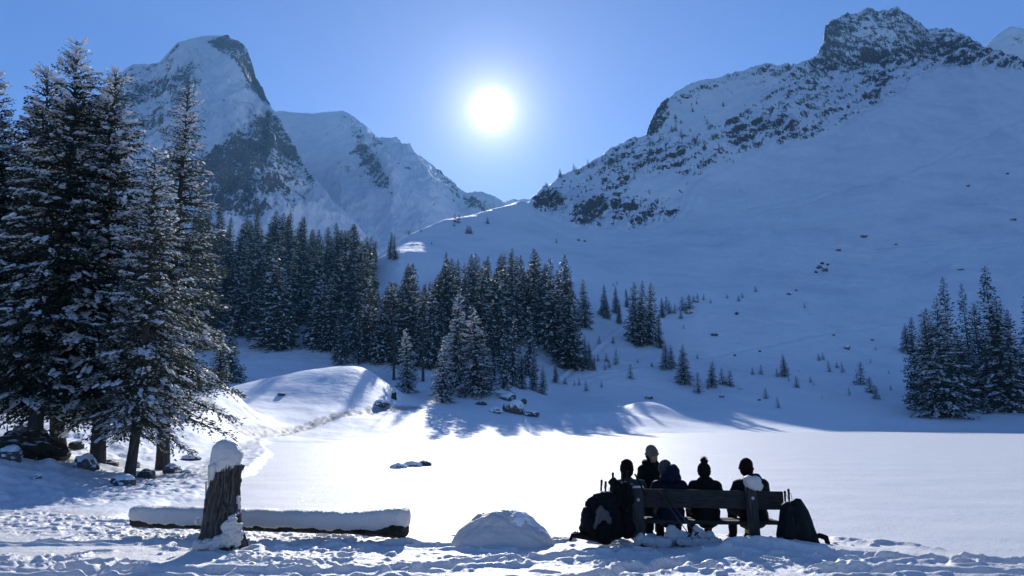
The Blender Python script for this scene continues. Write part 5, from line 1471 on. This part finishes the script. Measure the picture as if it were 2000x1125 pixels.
# ------------------------------------------------------------------ people
def head_caps(c, s=1.0):
    x, y, z = c
    return [((x, y + .005, z + .025), .088 * s, (x, y - .02, z + .045), .082 * s), ((x, y + .035, z - .035), .062 * s, (x, y + .045, z - .075), .036 * s)]
def person(label, loc, rz, seated=True, jacket='black', trousers='black', scale=1.0, lean=.06, hd=(0, 0), wide=1.0, extra_caps=(), arms='lap', group=None):
    """faces local +y; origin at the seat top (seated) or at the feet (standing)"""
    r = empty('person', loc, rz); r.scale = (scale,) * 3
    tag(r, label, 'person', group)
    z0 = 0.0 if seated else .88
    ln = lean
    pel = (0, 0, z0 + .09); wst = (0, ln * .3, z0 + .26); chs = (0, ln * .8, z0 + .43); nck = (0, ln, z0 + .55); hc = (hd[0], ln + .02 + hd[1], z0 + .70)
    shz = z0 + .475
    def arm(s):
        sh = (s * .175 * wide, ln * .85, shz)
        if arms == 'lap': return sh, (s * .255 * wide, ln + .05, z0 + .22), (s * .13, ln + .26, z0 + .17), (s * .09, ln + .33, z0 + .16)
        return sh, (s * .25 * wide, ln + .0, z0 + .20), (s * .16, ln + .22, z0 + .18), (s * .10, ln + .28, z0 + .18)
    legs = []
    for s in (-1, 1):
        if seated:
            legs.append([(s * .09, .04, z0 + .09), (s * .14, .42, z0 + .10), (s * .13, .46, z0 - .28), (s * .13, .50, z0 - .34), (s * .14, .62, z0 - .36)])
        else:
            legs.append([(s * .09, 0, z0 + .02), (s * .10, .03, .48), (s * .11, -.01, .10), (s * .11, .02, .05), (s * .12, .15, .035)])
    caps = [(pel, .13, wst, .115, (1.15, .9, 1)), (wst, .115, chs, .13, (1.2, .85, 1)), (chs, .11, nck, .055), (nck, .052, (hc[0], hc[1] - .01, hc[2] - .06), .052)] + head_caps(hc)
    for s in (-1, 1):
        a = arm(s)
        caps += [((0, ln * .85, shz), .07, a[0], .062), (a[0], .055, a[1], .042), (a[1], .042, a[2], .030), (a[2], .030, a[3], .034)]
        # fingers, unequal and half closed
        hx, hy, hz = a[3]
        for q, (fl, off) in enumerate([(.060, -.030), (.070, -.010), (.066, .011), (.052, .031)]):
            k1 = (hx + off, hy + fl * .7, hz - .005); k2 = (hx + off * .9 - s * .004, hy + fl * 1.0, hz - fl * .45)
            caps += [((hx + off, hy + .01, hz), .0105, k1, .0095), (k1, .0095, k2, .008)]
        caps += [((hx - s * .02, hy - .01, hz), .013, (hx - s * .052, hy + .03, hz - .008), .010)]
        l = legs[0 if s < 0 else 1]
        caps += [(l[0], .085, l[1], .058), (l[1], .056, l[2], .040), (l[2], .040, l[3], .042), (l[3], .040, l[4], .032)]
    # nose and ears
    caps += [((hc[0], hc[1] + .088, hc[2] + .005), .012, (hc[0], hc[1] + .100, hc[2] - .022), .015), ((hc[0] - .084, hc[1], hc[2] - .01), .012, (hc[0] - .086, hc[1], hc[2] + .018), .014), ((hc[0] + .084, hc[1], hc[2] - .01), .012, (hc[0] + .086, hc[1], hc[2] + .018), .014)]
    link('body', blend('body', caps, M['skin'], .010, 2), r)
    # jacket
    jc = [((0, 0, z0 + .02), .165, (0, ln * .3, z0 + .24), .150, (1.16 * wide, .92, 1)), ((0, ln * .3, z0 + .22), .152, (0, ln * .8, z0 + .40), .150, (1.22 * wide, .88, 1)), ((0, ln * .8, z0 + .42), .13, (0, ln, z0 + .545), .075)]
    for s in (-1, 1):
        a = arm(s)
        jc += [((0, ln * .85, shz + .005), .10, a[0], .088), (a[0], .085, a[1], .070), (a[1], .070, a[2], .050)]
    jc += list(extra_caps)
    link('jacket', blend('jacket', jc, M[jacket], .014, 3, folds(.009, 9, int(loc[0] * 100) % 50)), r)
    tc_ = []
    for s, l in zip((-1, 1), legs):
        tc_ += [((0, .0, z0 + .07), .135, l[0], .125), (l[0], .112, l[1], .080), (l[1], .080, l[2], .060)]
    link('trousers', blend('trousers', tc_, M[trousers], .015, 3, folds(.007, 10, 5)), r)
    for s, l in zip((-1, 1), legs):
        link('boot', blend('boot', [(l[2], .062, l[3], .060), (l[3], .058, l[4], .046), ((l[4][0], l[4][1] - .05, l[4][2] - .01), .045, l[4], .044)], M['black'], .013, 2), r)
    return r, hc, z0
def part(name, me, r): return link(name, me, r)
def beanie(r, hc, m, bob=0, low=.0, tall=1.0):
    x, y, z = hc
    c = [((x, y - .008, z + .045 - low), .106, (x, y - .022, z + .070 * tall), .096), ((x, y - .02, z - .01 - low), .100, (x, y - .01, z + .03), .104)]
    if bob: c.append(((x, y - .03, z + .17), bob, (x, y - .03, z + .18), bob))
    part('beanie', blend('beanie', c, M[m], .010, 2, lumpy(.003, 30, 4)), r)
    part('beanie_brim', blend('beanie_brim', [((x, y + .02, z + .02 - low), .102, (x, y - .03, z + .008 - low), .106, (1.02, 1.02, .42))], M[m], .009, 1, lumpy(.002, 40, 5)), r)
seat_z = zs + .028
def seat_at(u, dy=.27): 
    return (at(u, 1015, BY + dy).x, BY + dy, seat_z)
# 1 leftmost on the bench
r1, hc, _ = person('person leftmost on the bench in a grey jacket and dark red cap', seat_at(1232), R(4), jacket='grey_j', scale=1.06, lean=.09, hd=(-.01, .04), wide=1.05)
beanie(r1, hc, 'maroon', low=.01)
part('hair', blend('hair', [((hc[0] - .05, hc[1] - .05, hc[2] - .02), .05, (hc[0] - .075, hc[1] - .05, hc[2] - .15), .03), ((hc[0], hc[1] - .06, hc[2] - .02), .07, (hc[0], hc[1] - .07, hc[2] - .09), .04)], M['hair'], .010, 2, lumpy(.006, 20, 6)), r1)
part('goggle_strap', blend('goggle_strap', [((hc[0], hc[1] - .01, hc[2] + .045), .112, (hc[0], hc[1] - .015, hc[2] + .046), .112, (1, 1, .16))], M['black_shiny'], .007, 1), r1)
# 2 navy jacket with a big hood and a grey beanie
hood = [((-.085, -.03, .60), .075, (.085, -.03, .60), .085), ((0, -.06, .62), .09, (.07, -.02, .70), .085), ((.03, -.03, .66), .10, (.05, .0, .72), .09)]
r2, hc, _ = person('person second from left on the bench in a navy hooded jacket, seen from behind', seat_at(1311), R(-6), jacket='navy', scale=1.05, lean=.08, hd=(-.05, .05), wide=1.08, extra_caps=hood)
beanie(r2, hc, 'grey_knit')
lg = box_mesh('back_print', .045, .003, .006, M['pale_cloth'], 0)
lo_ = link('back_print', lg, r2, (.02, -.112, .42))
# 3 black jacket, hair in a bun
r3, hc, _ = person('person third from left on the bench with hair in a high bun, seen from behind', seat_at(1382), R(2), jacket='black', scale=1.04, lean=.07, wide=1.0, extra_caps=[((-.06, .03, .555), .065, (.06, .03, .555), .065)])
rg3 = np.random.default_rng(3)
part('hair', blend('hair', [((hc[0], hc[1] - .015, hc[2] + .03), .103, (hc[0], hc[1] - .02, hc[2] - .015), .100), ((hc[0], hc[1] - .03, hc[2] + .10), .055, (hc[0], hc[1] - .03, hc[2] + .14), .045)], M['hair'], .010, 2, lumpy(.004, 25, 7)), r3)
ac_ = Acc()
cc = np.array([hc[0], hc[1] - .03, hc[2] + .165]); n_ = 260
D_ = unit(rg3.normal(0, 1, (n_, 3)) + np.array([.1, 0, .5])); V_, Q_ = diamonds(np.repeat(cc[None], n_, 0), D_, unit(np.cross(D_, rg3.normal(0, 1, (n_, 3)))), rg3.uniform(.03, .085, n_), np.full(n_, .008)); ac_.add(V_, Q_)
V_, T_ = blobs(cc[None] - np.array([[0, 0, .015]]), np.array([[.055, .05, .045]]), rg3, True); ac_.add(V_, None, T_)
b_ = part('hair_bun', ac_.mesh('hair_bun', [M['hair']]), r3)
part('headband', blend('headband', [((hc[0], hc[1] - .012, hc[2] + .005), .112, (hc[0], hc[1] - .01, hc[2] - .01), .110, (1, 1, .20))], M['black'], .008, 1), r3)
# 4 maroon beanie, furry collar
fur = [((-.09, .0, .57), .06, (.09, .0, .57), .06), ((-.05, -.03, .60), .06, (.05, -.02, .60), .06)]
r4, hc, _ = person('person rightmost on the bench in a black padded jacket and dark red beanie', seat_at(1474), R(10), jacket='black_shiny', scale=1.07, lean=.09, hd=(-.015, .05), wide=1.16, extra_caps=fur)
beanie(r4, hc, 'maroon', tall=1.1)
part('gaiter', blend('gaiter', [((.14, .44, -.10), .068, (.135, .46, -.26), .066)], M['yellow'], .012, 1), r4)
# 5 standing on the ice, turned to the sitters
ps = at(1271, 870, 13.1)
collar = [((-.10, -.02, 1.455), .06, (.10, -.02, 1.455), .06), ((-.09, -.06, 1.47), .055, (.09, -.06, 1.47), .055)]
r5, hc, z0 = person('person standing on the ice behind the bench in a beige beanie and sunglasses', (ps.x, 13.1, 0.02), R(180 + 24), seated=False, jacket='black', scale=1.045, lean=.01, wide=1.02, extra_caps=collar, arms='low')
beanie(r5, hc, 'beige', low=-.012, tall=1.15)
sg = [((hc[0] - .036, hc[1] + .085, hc[2] + .018), .024, (hc[0] - .030, hc[1] + .090, hc[2] + .016), .024, (1.15, .5, .8)), ((hc[0] + .036, hc[1] + .085, hc[2] + .018), .024, (hc[0] + .030, hc[1] + .090, hc[2] + .016), .024, (1.15, .5, .8)), ((hc[0] - .03, hc[1] + .097, hc[2] + .024), .006, (hc[0] + .03, hc[1] + .097, hc[2] + .024), .006),
      ((hc[0] - .06, hc[1] + .08, hc[2] + .022), .006, (hc[0] - .09, hc[1] + .0, hc[2] + .022), .005), ((hc[0] + .06, hc[1] + .08, hc[2] + .022), .006, (hc[0] + .09, hc[1] + .0, hc[2] + .022), .005)]
part('sunglasses', blend('sunglasses', sg, M['lens'], .0055, 1), r5)
part('mouth', blend('mouth', [((hc[0] - .018, hc[1] + .074, hc[2] - .048), .007, (hc[0] + .018, hc[1] + .074, hc[2] - .046), .007)], M['lip'], .004, 1), r5)
part('hair', blend('hair', [((hc[0] - .075, hc[1] - .02, hc[2] - .02), .03, (hc[0] + .075, hc[1] - .02, hc[2] - .02), .03), ((hc[0] - .075, hc[1] + .0, hc[2] - .01), .028, (hc[0] - .072, hc[1] - .0, hc[2] - .10), .024), ((hc[0] + .075, hc[1] + .0, hc[2] - .01), .028, (hc[0] + .072, hc[1] - .0, hc[2] - .10), .024)], M['hair'], .009, 2), r5)

# ------------------------------------------------------------------ packs and poles
def P(u, v, Y): 
    q = at(u, v, Y); return (q.x, q.y, q.z)
def blob_px(name, items, m, voxel=.016, sm=2, disp=None, root=None):
    """items: (u0,v0,r0px,u1,v1,r1px,Y)"""
    caps = []
    for u0, v0, a, u1, v1, b, Y in items:
        caps.append((P(u0, v0, Y), a * Y / F, P(u1, v1, Y), b * Y / F))
    return link(name, blend(name, caps, M[m], voxel, sm, disp), root)
YP = 11.5
pk = empty('backpack', (0, 0, 0)); tag(pk, 'big black backpack slumped in the snow against the left end of the bench', 'backpack')
blob_px('pack_body', [(1160, 985, 16, 1158, 1030, 26, YP), (1180, 980, 18, 1180, 1035, 26, YP), (1150, 1010, 16, 1152, 1036, 18, YP), (1196, 990, 14, 1200, 1035, 18, YP)], 'black', disp=folds(.016, 9, 31), root=pk)
blob_px('top_lid', [(1166, 972, 9, 1190, 975, 15, YP), (1150, 985, 8, 1162, 978, 9, YP)], 'black_shiny', disp=folds(.012, 12, 32), root=pk)
blob_px('side_bag', [(1146, 1000, 10, 1146, 1012, 10, YP - .1), (1148, 1020, 11, 1150, 1032, 12, YP - .1)], 'black_shiny', disp=folds(.008, 14, 33), root=pk)
blob_px('strap', [(1136, 1046, 7, 1118, 1046, 4, YP - .15), (1118, 1046, 3, 1114, 1054, 3, YP - .15), (1126, 1041, 4, 1118, 1044, 3, YP - .1)], 'black', .010, 1, root=pk)
blob_px('hip_belt', [(1140, 1046, 8, 1190, 1048, 10, YP - .1)], 'black', .014, 1, folds(.01, 12, 34), root=pk)
jk = blob_px('light_jacket', [(1174, 994, 6, 1162, 1030, 3, YP - .24), (1172, 994, 5, 1184, 1012, 5, YP - .24), (1184, 1004, 6, 1190, 1018, 5, YP - .23), (1170, 1000, 6, 1168, 1020, 4, YP - .23), (1178, 1000, 6, 1176, 1012, 5, YP - .24), (1176, 1008, 3, 1172, 1018, 3, YP - .24)], 'pale_cloth', .010, 1, folds(.012, 22, 35))
tag(jk, 'pale grey jacket draped over the black backpack left of the bench', 'jacket')
pk2 = blob_px('hanging_bag', [(1198, 942, 9, 1210, 956, 14, YP + .15), (1206, 962, 15, 1212, 985, 14, YP + .15), (1222, 950, 9, 1228, 975, 12, YP + .12), (1196, 955, 6, 1200, 965, 8, YP + .15)], 'black', disp=folds(.014, 11, 36))
tag(pk2, 'black bag hung over the left end of the bench back', 'bag')
for u0, v0, u1, v1 in ((1216, 925, 1222, 985), (1226, 922, 1226, 990), (1240, 926, 1262, 968)):
    o = link('strap', blend('strap', [(P(u0, v0, YP + .02), .014, P(u1, v1, YP + .02), .014)], M['black_shiny'], .008, 1), pk2)
o = blob_px('ground_bag', [(1205, 1020, 12, 1225, 1040, 12, YP + .1), (1220, 1012, 14, 1228, 1035, 14, YP + .1)], 'black', disp=folds(.012, 11, 38)); tag(o, 'dark bag lying in the snow under the left end of the bench', 'bag')
# right-hand pack
pr = empty('backpack'); tag(pr, 'tall dark green backpack leaning against the right end of the bench', 'backpack')
YR = 11.45
blob_px('pack_body', [(1538, 992, 12, 1534, 1045, 17, YR), (1558, 984, 10, 1562, 1045, 22, YR), (1568, 1000, 9, 1584, 1050, 13, YR), (1545, 1020, 20, 1555, 1050, 20, YR)], 'teal', disp=folds(.007, 8, 41), root=pr)
blob_px('back_panel', [(1560, 980, 6, 1580, 1020, 6, YR + .03), (1580, 1020, 6, 1592, 1056, 7, YR + .03)], 'black', .012, 1, root=pr)
blob_px('front_pocket', [(1540, 1012, 9, 1540, 1044, 12, YR - .15)], 'teal', .012, 2, folds(.006, 12, 42), root=pr)
blob_px('shoulder_strap', [(1562, 978, 4, 1576, 998, 3, YR + .02), (1576, 998, 3, 1584, 1018, 3, YR + .02), (1584, 1018, 3, 1588, 1034, 3.5, YR + .02)], 'black', .008, 1, root=pr)
blob_px('top_loop', [(1540, 986, 3, 1550, 980, 3, YR), (1550, 980, 3, 1560, 978, 3, YR)], 'black', .008, 1, root=pr)
blob_px('hip_belt', [(1575, 1054, 7, 1596, 1062, 6, YR - .05), (1590, 1052, 5, 1600, 1046, 4, YR), (1600, 1046, 5, 1613, 1050, 5, YR), (1613, 1050, 5, 1617, 1062, 4, YR), (1617, 1060, 4, 1612, 1066, 3, YR)], 'black', .011, 1, folds(.004, 14, 43), root=pr)
# zips on the pack
for (a, b, c, d_) in ((1543, 988, 1550, 1040), (1558, 984, 1570, 1044)):
    blob_px('zip', [(a, b, .8, c, d_, .8, YR - .22)], 'black', .006, 0, root=pr)
GP = 'trekking poles left by the bench'
def pole(label, a, b, Y0, Y1, tip=True, grip=18, thin=1.0):
    A_ = Vector(P(*a, Y0)); B_ = Vector(P(*b, Y1))
    r = empty('trekking_pole', B_); r['label'] = label; r['category'] = 'trekking pole'; r['group'] = GP
    o = A_ - B_; d = o.normalized()
    def loc(p, q, ra, rb, name, m):
        V, Q, T = tube([p, (p + q) / 2, q], [ra, (ra + rb) / 2, rb], 8); return link(name, mesh_np(name, V, [Q, T], [M[m]], smooth=True), r)
    g = grip * Y0 / F
    loc(Vector((0, 0, 0)), o - d * g, .0065 * thin, .0085 * thin, 'shaft', 'pole')
    loc(o - d * g, o, .014, .018, 'grip', 'cork')
    loc(o - d * .01, o + d * .025, .021, .016, 'grip_top', 'cork')
    pts = [o - d * .02, o + Vector((.03, -.01, -.05)), o + Vector((.045, -.01, -.13)), o + Vector((.02, 0, -.17)), o - d * .10]
    V, Q, T = tube(pts, [.004] * 5, 5); link('wrist_loop', mesh_np('wrist_loop', V, [Q, T], [M['cork']]), r)
    bb = d * .09
    V, Q, T = tube([bb - d * .006, bb, bb + d * .006], [.03, .045, .03], 12); link('basket', mesh_np('basket', V, [Q, T], [M['cork']]), r)
    return r
pole('pole standing leftmost above the black backpack', (1175, 940), (1168, 1050), 11.6, 11.4)
pole('pole standing just right of the leftmost one', (1183, 943), (1180, 1052), 11.6, 11.4)
pole('thick-gripped pole rising beside the hanging bag', (1197, 926), (1194, 1054), 11.65, 11.4, grip=24)
pole('pole leaning under the bench, its tip left in the snow heap', (1288, 962), (1354, 1056), 11.75, 11.3)
pole('pole leaning under the bench, its tip right in the snow heap', (1302, 972), (1368, 1052), 11.75, 11.3)
pole('left pole of the pair behind the green backpack', (1533, 962), (1536, 1050), 11.7, 11.7, grip=16)
pole('right pole of the pair behind the green backpack', (1540, 958), (1548, 1050), 11.7, 11.7, grip=16)
# snow heaped under the bench
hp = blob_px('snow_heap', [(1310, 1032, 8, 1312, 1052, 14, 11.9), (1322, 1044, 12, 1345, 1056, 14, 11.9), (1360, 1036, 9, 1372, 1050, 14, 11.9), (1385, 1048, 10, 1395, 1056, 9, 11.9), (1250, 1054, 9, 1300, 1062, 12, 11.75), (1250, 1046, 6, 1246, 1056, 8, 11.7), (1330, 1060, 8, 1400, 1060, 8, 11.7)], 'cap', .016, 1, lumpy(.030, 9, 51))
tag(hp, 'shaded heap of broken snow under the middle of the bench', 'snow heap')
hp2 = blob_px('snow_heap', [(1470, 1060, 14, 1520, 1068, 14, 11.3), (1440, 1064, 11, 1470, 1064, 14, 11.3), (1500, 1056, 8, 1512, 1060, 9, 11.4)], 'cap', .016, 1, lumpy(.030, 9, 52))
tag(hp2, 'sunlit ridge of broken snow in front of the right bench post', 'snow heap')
# ------------------------------------------------------------------ the air of the valley
def add_haze(dens=0.00010, colour=(0.24, 0.58, 1.0), aniso=0.2):
    x0, x1, y0, y1, z0, z1 = -3400.0, 3400.0, -60.0, 3300.0, -2.6, 900.0
    V = np.array([(x0, y0, z0), (x1, y0, z0), (x1, y1, z0), (x0, y1, z0), (x0, y0, z1), (x1, y0, z1), (x1, y1, z1), (x0, y1, z1)])
    Fq = np.array([[0, 3, 2, 1], [4, 5, 6, 7], [0, 1, 5, 4], [1, 2, 6, 5], [2, 3, 7, 6], [3, 0, 4, 7]])
    m = bpy.data.materials.new('haze'); m.use_nodes = True; t = m.node_tree; t.nodes.clear()
    out = t.nodes.new('ShaderNodeOutputMaterial'); pv = t.nodes.new('ShaderNodeVolumePrincipled')
    pv.inputs['Color'].default_value = (*colour, 1); pv.inputs['Density'].default_value = dens; pv.inputs['Anisotropy'].default_value = aniso
    t.links.new(pv.outputs[0], out.inputs['Volume'])
    o = link('haze', mesh_np('haze', V, Fq, [m])); o['kind'] = 'stuff'
    return o
add_haze()
